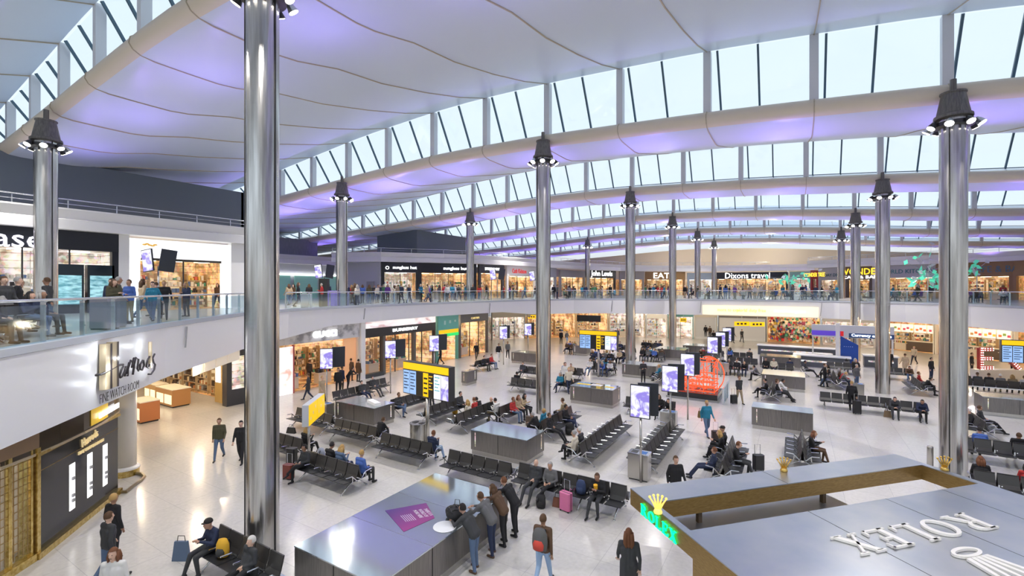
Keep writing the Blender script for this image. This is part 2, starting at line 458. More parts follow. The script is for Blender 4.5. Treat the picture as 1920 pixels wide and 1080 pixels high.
# ------------------------------------------------------------------ lights
def spot_light(x, y, z, power, col, size=2.2, rot=(0,0,0), blend=.8, rad=.12):
    L = bpy.data.lights.new('lamp', 'SPOT'); L.energy = power; L.color = col; L.spot_size = size; L.spot_blend = blend; L.shadow_soft_size = rad
    o = bpy.data.objects.new('floodlight_beam', L); COL.objects.link(o); o.location = (x,y,z); o.rotation_euler = rot
    return o
for x in XC:
    for k in range(0, 6):
        if x < -20 and k > 3: continue
        for s in (-1, 1):
            spot_light(x+s*2.6, YC[k]-2.0, zt(x,k)-2.2, 1900, (1,.95,.88), 2.5, (0,0,0), .9, .0)
# violet wash on the belly of every wave
for k in range(0, 6):
    x = -60
    while x < 30:
        p = 560 if x < -26 else 300
        if k == 0 and -34 < x < 8: p = 170
        spot_light(x, YC[k]+YB+2.2, zt(x,k)-3.4, p*1.0, (.36,.22,1), 2.6, (pi,0,0), .7, .0)
        x += 6.6

for x, y, z in ((-14,98,9.5),(-4,98,11),(-22,96,10)):
    L_ = bpy.data.lights.new('lamp','POINT'); L_.energy = 1400; L_.color = (1,.88,.72); L_.shadow_soft_size = 0
    o = bpy.data.objects.new('wall_wash', L_); COL.objects.link(o); o.location = (x,y,z+2)
# ------------------------------------------------------------------ upper balustrade
def railing(pxs, label, P, group='glass balustrades along the upper deck edge', z0=ZM, hgt=1.1, step=1.5, off=.0, P_range=None, glass=True, closed=None):
    """one balustrade along the plan line P between two stations (fractions of fine points)"""
    i0, i1 = pxs; pts = P[i0:i1+1]; N = normals(P)[i0:i1+1]
    root = empty('glass_balustrade' if glass else 'tube_railing', (pts[0][0],pts[0][1],z0), 0, label, 'railing', group)
    o0 = Vector((pts[0][0],pts[0][1]))
    q = [Vector((p[0],p[1]))-o0+n*off for p, n in zip(pts, N)]
    MB().tube([(a.x,a.y,hgt) for a in q], .035, 8).build('handrail', M_rail, root, smooth=True)
    if not glass:
        MB().tube([(a.x,a.y,hgt*.5) for a in q], .018, 6).build('lower_rail', M_rail, root, smooth=True)
    for i in range(len(q)-1):
        a, b = q[i], q[i+1]; d = (b-a).normalized()
        if glass:
            g = MB(); a2, b2 = a+d*.02, b-d*.02
            g.box(0,-.008,.0,(b2-a2).length,.008,hgt-.12, 0, Matrix.Translation((a2.x,a2.y,0)) @ Matrix.Rotation(atan2(d.y,d.x),4,'Z'))
            g.build('glass_panel', M_glass, root)
        n = Vector((d.y,-d.x))
        pb = MB(); p = a-n*.09
        pb.bar((p.x,p.y,0),(p.x,p.y,hgt-.05),.05,.09 if glass else .04,up=(n.x,n.y,0))
        if glass: pb.bar((p.x,p.y,hgt-.08),(a.x,a.y,hgt-.02),.03,.03); pb.bar((p.x,p.y,.35),(a.x,a.y,.35),.03,.03)
        pb.build('post', M_rail, root)
EFc = fine(EDGE, EB, 1.5)
n_e = len(EFc)
def edge_index(px):
    best = 0; bd = 1e9
    for i, p in enumerate(EFc):
        cx, cd = cam_of(p[0], p[1])
        if cd < 1: continue
        x = 960+F*cx/cd
        if abs(x-px) < bd: bd = abs(x-px); best = i
    return best
labs = ['glass balustrade with steel handrail above the fascia carrying the big script sign, far left',
 'glass balustrade on the curved deck edge above the marble fronted shop',
 'glass balustrade on the deck edge above the grey shop at the recess',
 'glass balustrade along the far deck edge behind the two middle columns',
 'glass balustrade on the deck edge above the cream banner',
 'glass balustrade on the right hand deck edge below the food court']
cuts = [0, edge_index(500), edge_index(800), edge_index(1030), edge_index(1290), edge_index(1560), edge_index(1945)]
for i in range(6):
    railing((cuts[i]+(1 if i else 0), cuts[i+1]), labs[i], EFc, off=-.05)
# ------------------------------------------------------------------ upper level walls, slab edge and parapet
ROOFSLAB = SHOPS+[(-50,18.6),(-55,20),(-55,39.5)]+MID+[(-3,100),(2,100)]+RIGHT
def slab_run(P, name='trim_3', par=True):
    Q = fine(P, None, 2.0)
    o = strip(Q, [(-1.5,ZS),(.5,ZS),(.55,ZS+.02),(.55,ZS+.55),(.42,ZS+.6),(.62,ZP-.08),(.62,ZP),(-3,ZP)], name, M_white)
    o['kind'] = 'structure'
    return Q
q1 = slab_run([(-34,-8),(-34,19.6)])
q2 = slab_run([(-48,37)]+MID)
q3 = slab_run(RIGHT)
q4 = slab_run([(-56,20),(-56,44)])
q5 = slab_run([(-4,98.5),(3,98.5)])
def rail_line(Q, lab, off=.35):
    QQ = Q[::1]
    N = normals(QQ)
    P = [(p[0]+n.x*off, p[1]+n.y*off, 0) for p, n in zip(QQ, N)]
    railing((0, len(P)-1), lab, P, 'tube railings on the roof of the upper shops', ZP, .5, glass=False)
rail_line(q1, 'thin steel rail on the parapet above the black shop front, far left')
rail_line(q2, 'thin steel rail on the curved parapet above the dark corner shop')
rail_line(q3, 'thin steel rail on the parapet above the food court on the right')
# dark service walls above the parapets
MB().box(-41,-8,ZP,-38.5,21,15.0).box(-40.5,20.8,ZP,-38.5,21.2,15.0).build('wall_service', M_dark)['kind'] = 'structure'
w2 = MB(); w2.box(-47,43,ZP,-40,53,14.4,M=None); w2.build('wall_service_far', M_dark)['kind'] = 'structure'
w3 = MB(); w3.box(-64,33,ZP-.2,-58,42,13.9); w3.build('wall_plant_room', add_noise(mat('plant_cladding', (.2,.21,.24), .5), (6,6,.2), 6, (.13,.14,.17), (.24,.25,.29)))['kind'] = 'structure'
w4 = MB(); w4.box(-58,19,ZM,-56,46,ZS); w4.build('wall_recess', mat('pale_wall', (.52,.54,.57), .5))['kind'] = 'structure'
# ------------------------------------------------------------------ shop fronts
GOODS = [(.7,.15,.1),(.85,.6,.15),(.1,.2,.45),(.9,.88,.8),(.25,.2,.15),(.1,.4,.3),(.75,.4,.35),(.5,.5,.52),(.04,.04,.05)]
M_goods = [cmat(c, .5) for c in GOODS]
M_greyroom = mat('grey_interior', (.45,.42,.38), .5, emit=(.8,.72,.62), es=.22)  # dim room light given to these walls as a glow
def stocked(name, c0, c1, em, sc):
    m = mat(name, c0, .6); n, l, b = nodes(m)
    tc_ = n.new('ShaderNodeTexCoord'); mp = n.new('ShaderNodeMapping'); mp.inputs['Rotation'].default_value = (pi/2,0,0); mp.inputs['Scale'].default_value = (1,1,1); l.new(tc_.outputs['Object'], mp.inputs[0])
    br = n.new('ShaderNodeTexBrick'); br.inputs['Scale'].default_value = sc; br.offset = 0; br.inputs['Brick Width'].default_value = 1.7; br.inputs['Row Height'].default_value = .42; br.inputs['Mortar Size'].default_value = .02; br.inputs['Color1'].default_value = (*c0,1); br.inputs['Color2'].default_value = (*c1,1); br.inputs['Mortar'].default_value = (c1[0]*.6,c1[1]*.52,c1[2]*.45,1)
    l.new(mp.outputs[0], br.inputs['Vector'])
    no = n.new('ShaderNodeTexNoise'); no.inputs['Scale'].default_value = 1.1; no.inputs['Detail'].default_value = 6; l.new(tc_.outputs['Object'], no.inputs['Vector'])
    r = n.new('ShaderNodeValToRGB'); r.color_ramp.elements[0].position = .38; r.color_ramp.elements[0].color = (.35,.28,.22,1); r.color_ramp.elements[1].position = .58; r.color_ramp.elements[1].color = (1,1,1,1); l.new(no.outputs['Fac'], r.inputs[0])
    mx = n.new('ShaderNodeMixRGB'); mx.blend_type = 'MULTIPLY'; mx.inputs[0].default_value = 1; l.new(br.outputs[0], mx.inputs[1]); l.new(r.outputs[0], mx.inputs[2])
    vo = n.new('ShaderNodeTexVoronoi'); vo.inputs['Scale'].default_value = 5.5; l.new(tc_.outputs['Object'], vo.inputs['Vector'])
    m2 = n.new('ShaderNodeMixRGB'); m2.blend_type = 'OVERLAY'; m2.inputs[0].default_value = .55; hs_ = n.new('ShaderNodeHueSaturation'); hs_.inputs['Saturation'].default_value = .38; hs_.inputs['Value'].default_value = .95; l.new(vo.outputs['Color'], hs_.inputs['Color']); l.new(mx.outputs[0], m2.inputs[1]); l.new(hs_.outputs[0], m2.inputs[2]); mx = m2
    l.new(mx.outputs[0], b.inputs['Base Color']); l.new(mx.outputs[0], b.inputs['Emission Color']); b.inputs['Emission Strength'].default_value = em  # shop lighting put into the stocked wall as a glow of its own
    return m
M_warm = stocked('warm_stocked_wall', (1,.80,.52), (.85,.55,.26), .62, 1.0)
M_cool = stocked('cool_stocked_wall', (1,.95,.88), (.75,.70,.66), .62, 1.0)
M_plainwarm = mat('plain_warm', (.9,.78,.6), .5, emit=(1,.8,.55), es=.5)
def shop(a, b, z0, zo, zt_, label, band, interior='warm', depth=3.2, jamb=.35, cols=3, shelf=True, glass=True, lab_text=None, seed=0, name='shop_front', goods=None, slab=None, cat='shop', open_w=None, light=5, jm=None):
    """shop front between plan points a and b; floor z0, opening to zo, sign band to zt_"""
    rnd = random.Random(seed)
    a, b = Vector(a[:2]), Vector(b[:2]); d = (b-a); L = d.length; d.normalize()
    root = empty(name, (a.x,a.y,z0), atan2(d.y,d.x), label, cat)
    h = zo-z0; t = zt_-z0                       # local: x along, -y towards hall, +y into shop
    MB().box(0,-.12,h,L,.25,t).build('sign_band', band, root)
    MB().box(0,-.1,0,jamb,.25,h).build('side_pier', jm or band, root); MB().box(L-jamb,-.1,0,L,.25,h).build('side_pier', jm or band, root)
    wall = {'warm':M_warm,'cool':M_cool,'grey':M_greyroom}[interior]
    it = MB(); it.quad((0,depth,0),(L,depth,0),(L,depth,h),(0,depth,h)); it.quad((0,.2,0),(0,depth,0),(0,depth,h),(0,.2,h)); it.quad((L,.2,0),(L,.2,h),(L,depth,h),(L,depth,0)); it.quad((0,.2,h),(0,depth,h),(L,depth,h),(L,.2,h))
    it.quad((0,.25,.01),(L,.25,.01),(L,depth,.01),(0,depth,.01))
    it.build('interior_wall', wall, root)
    x = jamb+.4
    while x < L-jamb-.3:
        MB().box(x,depth*.35,h-.06,min(x+.9,L-.1),depth*.35+.25,h-.02).build('ceiling_light', M_warmlight if interior == 'warm' else M_coollight, root); x += 1.6 if L < 9 else 2.4
    if shelf:
        x = .25; k = 0
        while x < L-.9:
            w = min(rnd.uniform(1.3,1.9), L-.2-x)
            s = MB(); hh = min(h-.35, 2.4)
            s.box(x,depth-.5,0,x+.05,depth-.05,hh); s.box(x+w-.05,depth-.5,0,x+w,depth-.05,hh)
            nz = 5
            for i in range(nz): s.box(x,depth-.5,.15+i*(hh-.2)/nz,x+w,depth-.05,.19+i*(hh-.2)/nz)
            sh = s.build('shelving', cmat((.55,.42,.26) if interior=='warm' else (.8,.8,.8), .4), root)
            g = MB()
            for i in range(nz):
                xx = x+.08; zz = .2+i*(hh-.2)/nz
                while xx < x+w-.2:
                    ww = rnd.uniform(.07,.24); g.box(xx,depth-.48,zz,xx+ww*.85,depth-.2,zz+rnd.uniform(.12,.34), rnd.randrange(len(M_goods)) if rnd.random() < .6 else 3)
                    xx += ww+rnd.uniform(0,.08)
            tag(g.build('merchandise', goods or M_goods, sh), kind='stuff')
            x += w+rnd.uniform(.1,.5); k += 1
        # display tables
        for i in range(int(L/3.2)):
            tx = 1.2+i*3+rnd.uniform(0,.6); s = MB(); s.box(tx,1.0,.75,tx+1.3,1.8,.82); s.box(tx+.1,1.1,0,tx+1.2,1.7,.75)
            tb = s.build('display_table', cmat((.75,.7,.6),.4), root)
            g = MB(); 
            for j in range(6): g.box(tx+.08+j*.2,1.15,.82,tx+.2+j*.2,1.5,.82+rnd.uniform(.08,.35), rnd.randrange(len(M_goods)))
            tag(g.build('merchandise', goods or M_goods, tb), kind='stuff')
    if glass:
        n = max(2, int((L-2*jamb)/1.6)); op = open_w if open_w is not None else n//2
        for i in range(n):
            x0 = jamb+(L-2*jamb)*i/n; x1 = jamb+(L-2*jamb)*(i+1)/n
            MB().box(x0-.03,-.02,0,x0+.03,.06,h).build('mullion', M_blackmetal, root)
            if i != op: MB().quad((x0,.02,.05),(x1,.02,.05),(x1,.02,h),(x0,.02,h)).build('glass_pane', M_shopglass, root)
    if lab_text:
        for (s, xc, zc, size, mm, wid) in lab_text:
            text(s, (xc*L, -.16, h+zc*(t-h)), (1,0,0), (0,0,1), size, mm, root, extrude=.02, width=wid)
    return root
def P2(px, P): return on_poly(px, P)[0]
LT = mat('letter_white', (1,1,1), .4, emit=(1,1,1), es=3)
LTp = mat('letter_violet', (.95,.9,1), .4, emit=(.88,.85,1), es=3.5)
bandblack = cmat((.012,.014,.02), .35); bandgrey = cmat((.35,.36,.38), .5); bandwhite = cmat((.75,.75,.74), .4)
L1 = [(-34,-8),(-34,18.6)]
def seg(px0, px1, P, *a, **k):
    return shop(P2(px0,P), P2(px1,P), *a, **k)
# far-left black shop on the upper deck: built from the hidden part to column 220
r = shop((-34,1.5),(-34,11.25), ZM, 9.3, ZS, 'black shop front with white rounded letters and glass display cases, far left of upper deck', bandblack, 'cool', jamb=.3, seed=1, slab=1, cols=2)
text('Case', (5.15,-.17,3.95), (1,0,0), (0,0,1), 1.35, LTp, r, extrude=.03, width=2.7)
for i, xx in enumerate((7.0, 8.35)):
    c = MB(); c.box(xx,-.1,0,xx+1.2,.35,2.7); c.build('display_case', cmat((.01,.02,.03),.2), r)
    c = MB(); c.quad((xx+.1,-.11,.5),(xx+1.1,-.11,.5),(xx+1.1,-.11,2.1),(xx+.1,-.11,2.1)); c.build('lit_panel', add_noise(mat('case_screen%d'%i, (.1,.3,.35), .3, emit=(.12,.45,.5), es=.8), (1,1,3), 2.5, (.02,.12,.16), (.5,.8,.85), target='Emission Color'), r)
# white framed fashion shop
r = shop((-34,11.75),(-34,17.6), ZM, 9.0, ZS-.15, 'white framed shop front with glowing header and wooden shelves', mat('glow_white', (.9,.9,.9), .4, emit=(1,1,1), es=.95), 'warm', jamb=.55, seed=2)
s = MB()
for i in range(5): s.ell((.75+.14*i,-.15,4.05+.05*sin(i*1.7)), .12,.02,.05, mi=0)
s.build('emblem', cmat((.8,.45,.08),.4,e=.4), r)
MB().box(.6,-.14,3.1,5.2,-.05,3.25).build('lintel', cmat((.08,.07,.06)), r)
# pier between the two shops
for ya, yb in ((11.25,11.75),(17.6,18.6),(-8,1.5)):
    MB().box(-34.3,ya,ZM,-33.85,yb,ZS).build('wall_pier', M_white)['kind'] = 'structure'
# wall lamp on the white band of the left block
l = empty('wall_lamp', (-33.3,3.9,ZS+.25), 0, 'small black wall lamp on a bent arm above the black shop sign', 'lamp')
MB().tube([(-.4,.0,.35),(.25,0,.35),(.25,0,.05)], .03, 8).build('arm', M_black, l)
MB().lathe([(.04,.08),(.18,-.05),(.2,-.12),(.05,-.14)], 14, c=(.25,0,0)).build('shade', M_black, l, smooth=True)
MB().ell((.25,0,-.16), .08,.08,.05).build('bulb', M_led, l)
# recess wall: mint panels, lit strip, doors
rw = empty('mint_wall_panels', (-55.9,20,ZM), 0, 'mint green wall panels under a lit strip at the back of the upper recess', 'panel')
for i in range(6):
    MB().box(.0,1+i*4,0,.12,4.4+i*4,3.0).build('panel', mat('mint', (.30,.62,.52), .4, emit=(.3,.62,.52), es=.12), rw)
MB().box(0,0,3.1,.2,26,3.25).build('light_strip', M_led, rw)
# grey flank of the corner block with a lift door and framed plate
MB().box(-50,39.3,ZM,-42.5,39.5,ZS).build('wall_corner_flank', mat('pale_wall2', (.50,.50,.50), .5))['kind'] = 'structure'
MB().box(-44.6,39.1,ZM,-43.4,39.3,ZM+2.2).build('door_1', cmat((.30,.29,.28),.4))['kind'] = 'structure'
# sunglasses shop on the curved corner
def curve_shop(px0, px1, P, *a, n=2, **k):
    out = []
    for i in range(n):
        out.append((P2(lerp(px0,px1,i/n),P), P2(lerp(px0,px1,(i+1)/n),P)))
    return out
c = MID
r = shop(c[0], (-39.9,43.2), ZM, 9.1, ZS, 'left half of the black corner shop, dark window with small white sign', bandblack, 'cool', seed=3, lab_text=[('sunglass hut', .62, .45, .52, LT, 2.9)])
text('O', (.7,-.16,3.85), (1,0,0), (0,0,1), .6, LT, r)
r = shop((-39.9,43.2), (-35.8,49.7), ZM, 9.1, ZS, 'right half of the black corner shop with bright white display wall', bandblack, 'warm', seed=4, lab_text=[('sunglass hut', .62, .45, .55, LT, 3.2)])
r = shop((-35.6,50),(-34.5,54.4), ZM, 9.2, ZS, 'narrow dark shop front with golden lights right of the black corner shop', cmat((.05,.05,.06),.4), 'warm', seed=5, lab_text=[('SWAROVSKI', .5, .5, .5, LT, 2.6)])
r = shop((-34.3,54.8),(-33.3,61.5), ZM, 8.9, ZS, 'pale shop front with red script sign beside the middle column', bandwhite, 'warm', seed=6, lab_text=[('Cath Kidston', .4, .5, .9, cmat((.75,.03,.03),.4,e=.4), 3.2)])
r = shop((-33.2,62.5),(-32.6,67), ZM, 8.9, ZS, 'plain grey shop front with a blue tinted window on the upper deck', bandgrey, 'cool', seed=7)
r = shop((-32.4,68),(-31.2,75.5), ZM, 9.0, 10.1, 'shop front with warm shelves left of the black department store sign', cmat((.30,.29,.28),.5), 'warm', seed=8)
r = shop((-31.1,76),(-28.3,83.2), ZM, 9.0, ZS, 'department store front with a black sign and white letters on the upper deck', bandblack, 'warm', seed=9, lab_text=[('John Lewis', .5, .5, 1.3, LT, 5.6)])
r = shop((-27.9,84.3),(-24.4,88.2), ZM, 8.8, ZS, 'bare grey front between the black department sign and the brown cafe sign', cmat((.33,.31,.29),.5), 'warm', seed=10)
r = shop((-24.2,88.4),(-18.0,93.4), ZM, 8.8, 10.3, 'cafe front with a brown sign and white capital letters', cmat((.25,.14,.05),.5), 'warm', seed=11, lab_text=[('EAT.', .42, .5, 1.5, LT, 3.6)])
r = shop((-17.6,93.6),(-13.2,95.9), ZM, 8.8, 10.1, 'glass lift lobby with pale panel beside the far column', cmat((.25,.3,.33),.4), 'cool', seed=12)
r = shop((-13,96),(-1.0,98.3), ZM, 8.9, 10.15, 'electronics shop front with black sign and white lettering at the far end', bandblack, 'warm', seed=13, lab_text=[('Dixons travel', .45, .5, 1.5, LT, 7.5)])
r = shop((-.8,98.3),(2.5,98.3), ZM, 8.9, 10.15, 'small mint fronted unit right of the black electronics shop', cmat((.2,.35,.32),.4), 'cool', seed=14)
# right hand food court
brown = cmat((.22,.13,.06),.5)
def rp_(px): return P2(px, RIGHT)
R = [rp_(x) for x in (1535,1586,1636,1755,1900)]
r = shop((2.2,88),R[0], ZM, 8.6, 10.0, 'red and white cafe corner with big coloured letters at left end of food court', cmat((.35,.03,.03),.4), 'cool', seed=15, lab_text=[('WONDER TREE',.5,.5,.9,cmat((1,.7,.05),.4,e=1.5),3.5)])
r = shop(R[0],R[1], ZM, 8.4, ZS, 'food bar with pale grey fascia and small dark lettering, left of two columns', cmat((.42,.41,.41),.5), 'warm', seed=16, lab_text=[('ALL DAY DINING',.5,.4,.7,cmat((.03,.12,.16)),4.2)])
r = shop(R[1],R[2], ZM, 8.4, ZS, 'food bar with big yellow letters on the upper deck between two columns', cmat((.12,.09,.07),.5), 'warm', seed=17, lab_text=[('WONDER',.55,.62,1.3,cmat((1,.6,.02),.4,e=2),5.2),('CAFE & BAR',.55,.2,.6,LT,4.4)])
r = shop(R[2],R[3], ZM, 8.6, ZS, 'long food counter with pale grey fascia behind the mint leaf sculpture', cmat((.46,.45,.45),.5), 'warm', seed=18, lab_text=[('WORLD KITCHEN',.55,.5,.8,cmat((.05,.2,.22)),6)], glass=False)
r = shop(R[3],R[4], ZM, 8.6, ZS, 'food counter with brown fascia and faint blue letters at the right edge', cmat((.32,.19,.09),.5), 'warm', seed=19, lab_text=[('CAFE & BAR',.8,.5,1.1,cmat((.12,.22,.3)),5)], glass=False)
r = shop(R[4],(33,62), ZM, 8.6, ZS, 'end of the brown food counter beyond the right edge', cmat((.32,.19,.09),.5), 'warm', seed=20, glass=False)
# ------------------------------------------------------------------ lower level: back walls under the deck
M_under = mat('soffit_white', (.72,.70,.67), .5)
def under_lights():
    rnd = random.Random(5)
    mb = MB()
    for i, p in enumerate(fine(EDGE, EB, 2.2)):
        if i < 3: continue
        pass
# luxury shops on the left
m_gucci = M_marble
Y0 = 17.2
g0, g1 = P2(518,GROUND) if on_poly(518,GROUND) else Vector((-29.35,18.2)), P2(672,GROUND)
r = shop((-29.35,17.6), g1, 0, 3.35, 4.46, 'luxury shop with veined grey marble band and glowing white letters', m_gucci, 'warm', depth=5, seed=31, jamb=.15, glass=False, jm=cmat((.85,.75,.62),.4))
Lg = (g1-Vector((-29.35,17.6))).length
text('GUCCI', (Lg*.57,-.17,3.87), (1,0,0), (0,0,1), .62, LT, r, extrude=.04, width=2.0, bold=.01)
MB().box(Lg*.82,.1,0,Lg-.16,.2,3.3).build('peach_wall_panel', cmat((.85,.45,.22),.5,e=.3), r)
MB().box(.1,-.05,0,1.7,.03,3.2).build('poster_window', add_noise(mat('poster', (.9,.85,.82), .3, emit=(1,.85,.78), es=.8), (1,1,1), 1.1, (.75,.18,.10), (1,.95,.92), .36, .46, target='Emission Color'), r)
MB().box(1.7,-.08,0,1.8,.08,3.3).build('red_post', cmat((.45,.10,.10),.4), r)
b0 = P2(681,GROUND); b1 = P2(815,GROUND)
MB().bar((-29.2,(g1.y+b0.y)/2,0),(-29.2,(g1.y+b0.y)/2,4.5),.42,.3,up=(1,0,0)).build('trim_4', M_white)['kind'] = 'structure'
bb = cmat((.035,.035,.04),.3)
r = shop(b0,b1, 0, 3.2, 4.5, 'luxury shop with black fascia, lit white letters and a floral header picture', bb, 'warm', depth=5, seed=32, jamb=.12, open_w=2)
Lb = (b1-b0).length
MB().box(.1,-.2,3.95,Lb-.1,-.1,4.5).build('header_picture', add_noise(mat('floral', (.9,.85,.82), .3, emit=(.9,.8,.78), es=.55), (.4,1,1), 3, (.40,.06,.08), (1,.97,.95), .36, .5, target='Emission Color'), r)
text('BURBERRY', (Lb*.53,-.18,3.6), (1,0,0), (0,0,1), .36, LT, r, extrude=.03, width=3.0)
for xx in (Lb*.24, Lb*.66):
    MB().box(xx-.14,-.2,0,xx+.14,.1,3.2).build('dark_pillar', cmat((.12,.11,.10),.4), r)
MB().box(0,-.35,0,Lb*.22,.0,.32).build('window_plinth', cmat((.05,.055,.06),.4), r)
t0, t1, t2, t3 = P2(820,GROUND), P2(858,GROUND), P2(862,GROUND), P2(914,GROUND)
r = shop(t0,t1, 0, 3.1, 4.5, 'narrow unit with teal header panel and a green exit strip beside the black luxury shop', cmat((.10,.36,.33),.4,e=.15), 'warm', depth=4, seed=33, jamb=.1, shelf=False, glass=False)
Lt = (t1-t0).length
MB().box(.1,-.2,2.75,Lt-.1,-.12,3.1).build('yellow_strip', M_yellow, r)
MB().box(.9,-.22,2.45,Lt-.1,-.12,2.75).build('green_exit_strip', cmat((.02,.6,.12),.4,e=.8), r)
for i in range(3): MB().box(Lt*.25+i*.8,-.16,3.6+.1*i,Lt*.25+i*.8+.3,-.13,4.0).build('pale_pattern', cmat((.45,.7,.65)), r)
r = shop(t2,t3, 0, 3.6, 4.5, 'watch shop with grey header and golden lit wall of shelves at the recess corner', cmat((.13,.135,.15),.4), 'warm', depth=2.5, seed=34, jamb=.1, goods=[cmat((.9,.55,.08),.4,e=.4),cmat((.85,.7,.4),.4),cmat((.6,.2,.05)),M_goods[3],cmat((.5,.35,.1))]+M_goods[:4])
text('CARTIER', ((t3-t2).length*.5,-.16,4.0), (1,0,0), (0,0,1), .3, cmat((.8,.6,.25),.4,e=.8), r, width=1.5)
# ---- far shops on the lower level
BACK = [(-44,41),(-38,50),(-33,57),(-27,63),(-19,67.5),(-10,70),(0,71),(8,70),(15,66),(20,60),(24,52),(26,44)]
def bshop(px0, px1, label, band, interior, seed, zo=3.1, ztop=4.1, txt=None, **k):
    p0, p1 = P2(px0,BACK), P2(px1,BACK)
    return shop(p0,p1,0,zo,ztop,label,band,interior,seed=seed,jamb=.1,lab_text=txt,depth=3.5,**k), (p1-p0).length
bshop(922, 985, 'shaded grey unit in the recess right of the golden watch shop', cmat((.33,.32,.31)), 'cool', 41)
bshop(988, 1030, 'grey unit with a small yellow sign left of the tall middle column', cmat((.36,.34,.30)), 'warm', 42)
bshop(1032, 1080, 'lower shop stocked with bottles right of the tall middle column', cmat((.6,.5,.35)), 'warm', 43, zo=3.6, glass=False)
bshop(1082, 1140, 'lower shop behind the hanging black screens', cmat((.55,.5,.42)), 'warm', 44, zo=3.6, glass=False)
bshop(1142, 1210, 'lower shop with red and yellow posters behind the column', cmat((.7,.6,.45)), 'cool', 45, zo=3.7, glass=False)
r, L = bshop(1212, 1250, 'white fronted perfume kiosk with pale sign left of the glass lift', cmat((.8,.8,.78)), 'cool', 46, zo=2.8, txt=[('perfumes',.5,.6,.7,cmat((.75,.75,.8),.4,e=1),3.0)])
bshop(1252, 1300, 'teal glass lift lobby on the lower level', cmat((.15,.38,.38),.3), 'cool', 47, shelf=False)
bshop(1302, 1345, 'plain cream wall bay left of the corridor', cmat((.7,.65,.55)), 'grey', 48, glass=False, shelf=False)
r, L = bshop(1347, 1437, 'wide corridor opening with escalators below the cream banner', cmat((.16,.15,.14)), 'grey', 49, glass=False, shelf=False)
r, L = bshop(1438, 1538, 'souvenir shop packed with colourful toys under the cream banner', cmat((.85,.68,.42)), 'warm', 50, zo=3.5, glass=False)
gr = random.Random(9); g = MB()
for i in range(260):
    x = gr.uniform(.2,L-.2); z = gr.uniform(.1,3.2); w_ = gr.uniform(.1,.32); g.box(x,.3+gr.random(),z,x+w_,.8+gr.random(),z+w_*1.2, gr.randrange(9))
tag(g.build('toys', [cmat((.8,.05,.05)),cmat((.9,.9,.85)),cmat((.05,.05,.06)),cmat((.1,.4,.25)),cmat((.9,.65,.1)),cmat((.1,.2,.5)),cmat((.95,.9,.8)),cmat((.4,.25,.15)),cmat((.6,.1,.2))], r), kind='stuff')
r, L = bshop(1541, 1640, 'currency exchange unit with dark sign and white counters', cmat((.55,.56,.58)), 'cool', 51, zo=3.0, glass=False, txt=[('Currency exchange',.5,.65,.55,cmat((.05,.06,.1)),4.2)])
FOOD = []
r, L = bshop(1642, 1752, 'white food unit with pale lettering and big menu pictures', cmat((.82,.80,.76)), 'warm', 52, zo=3.5, glass=False, txt=[('NATURALLY FAST FOOD',.7,.5,.5,cmat((.55,.5,.42)),4.6)]); FOOD.append((r,L,4))
r, L = bshop(1754, 1900, 'white food unit with coloured menu boards right of the big column', cmat((.85,.82,.78)), 'warm', 53, zo=3.5, glass=False, txt=[('SANDWICHES & SALADS',.8,.5,.5,cmat((.55,.5,.42)),5)]); FOOD.append((r,L,5))
r = shop(P2(1902,BACK),(26,44),0,3.5,4.1,'white food unit running out of view at the right edge', cmat((.82,.80,.76)), 'warm', seed=54, jamb=.1, glass=False)
def menu_boards(root, L, n, seed):
    q = random.Random(seed)
    for i in range(n):
        x = .3+(L-.6)*i/n; o = MB().box(x,2.6,2.0,x+(L-.6)/n-.12,2.7,2.9).build('menu_board', cmat((.9,.86,.8),.4,e=.6), root)
        for k in range(3): MB().box(x+.15+.35*k,2.57,2.2+.15*(k%2),x+.4+.35*k,2.6,2.45+.15*(k%2)).build('menu_picture', cmat(q.choice([(.75,.2,.08),(.9,.6,.1),(.25,.4,.1),(.6,.08,.15),(.5,.3,.12)]),.4,e=.3), o)
    MB().box(.3,1.2,0,L-.3,2.0,1.05).build('service_counter', cmat((.12,.09,.07),.4), root)
    MB().box(.2,1.1,1.05,L-.2,2.05,1.1).build('worktop', cmat((.8,.78,.72),.3), root)
for rr_, LL_, nn_ in FOOD: menu_boards(rr_, LL_, nn_, nn_)
# long cream banner on the fascia
p0, p1 = P2(1318,EDGE), P2(1535,EDGE)
pm = [P2(1318+ (1535-1318)*i/6,EDGE) for i in range(7)]
bn = empty('fascia_banner', (0,0,0), 0, 'long cream banner with faint yellow lettering hung on the far white fascia', 'banner')
Nn = []
mb = MB()
for i in range(6):
    a, b = pm[i], pm[i+1]; d = (b-a).normalized(); n = Vector((d.y,-d.x))*.28
    mb.quad((a.x+n.x,a.y+n.y,4.05),(b.x+n.x,b.y+n.y,4.05),(b.x+n.x,b.y+n.y,5.15),(a.x+n.x,a.y+n.y,5.15))
mb.build('panel', mat('cream_glow', (.95,.82,.58), .4, emit=(1,.84,.58), es=.65), bn)
for i, s in ((1.0,'more to explore'),(2.9,'world duty free'),(4.9,'departure gates')):
    j = int(i); a, b = pm[j], pm[j+1]; d = (b-a).normalized(); n = Vector((d.y,-d.x))*.33
    c = a.lerp(b, .5)
    text(s, (c.x+n.x,c.y+n.y,4.6), (d.x,d.y,0), (0,0,1), .5, cmat((.95,.65,.12) if j < 4 else (1,1,1),.4,e=.6), bn, width=3.0)
# ceiling of lower shops zone (deck underside) warm downlights in rows
dl = random.Random(3)
for i, p in enumerate(fine(EDGE, EB, 3.4)):
    if i < 3: continue
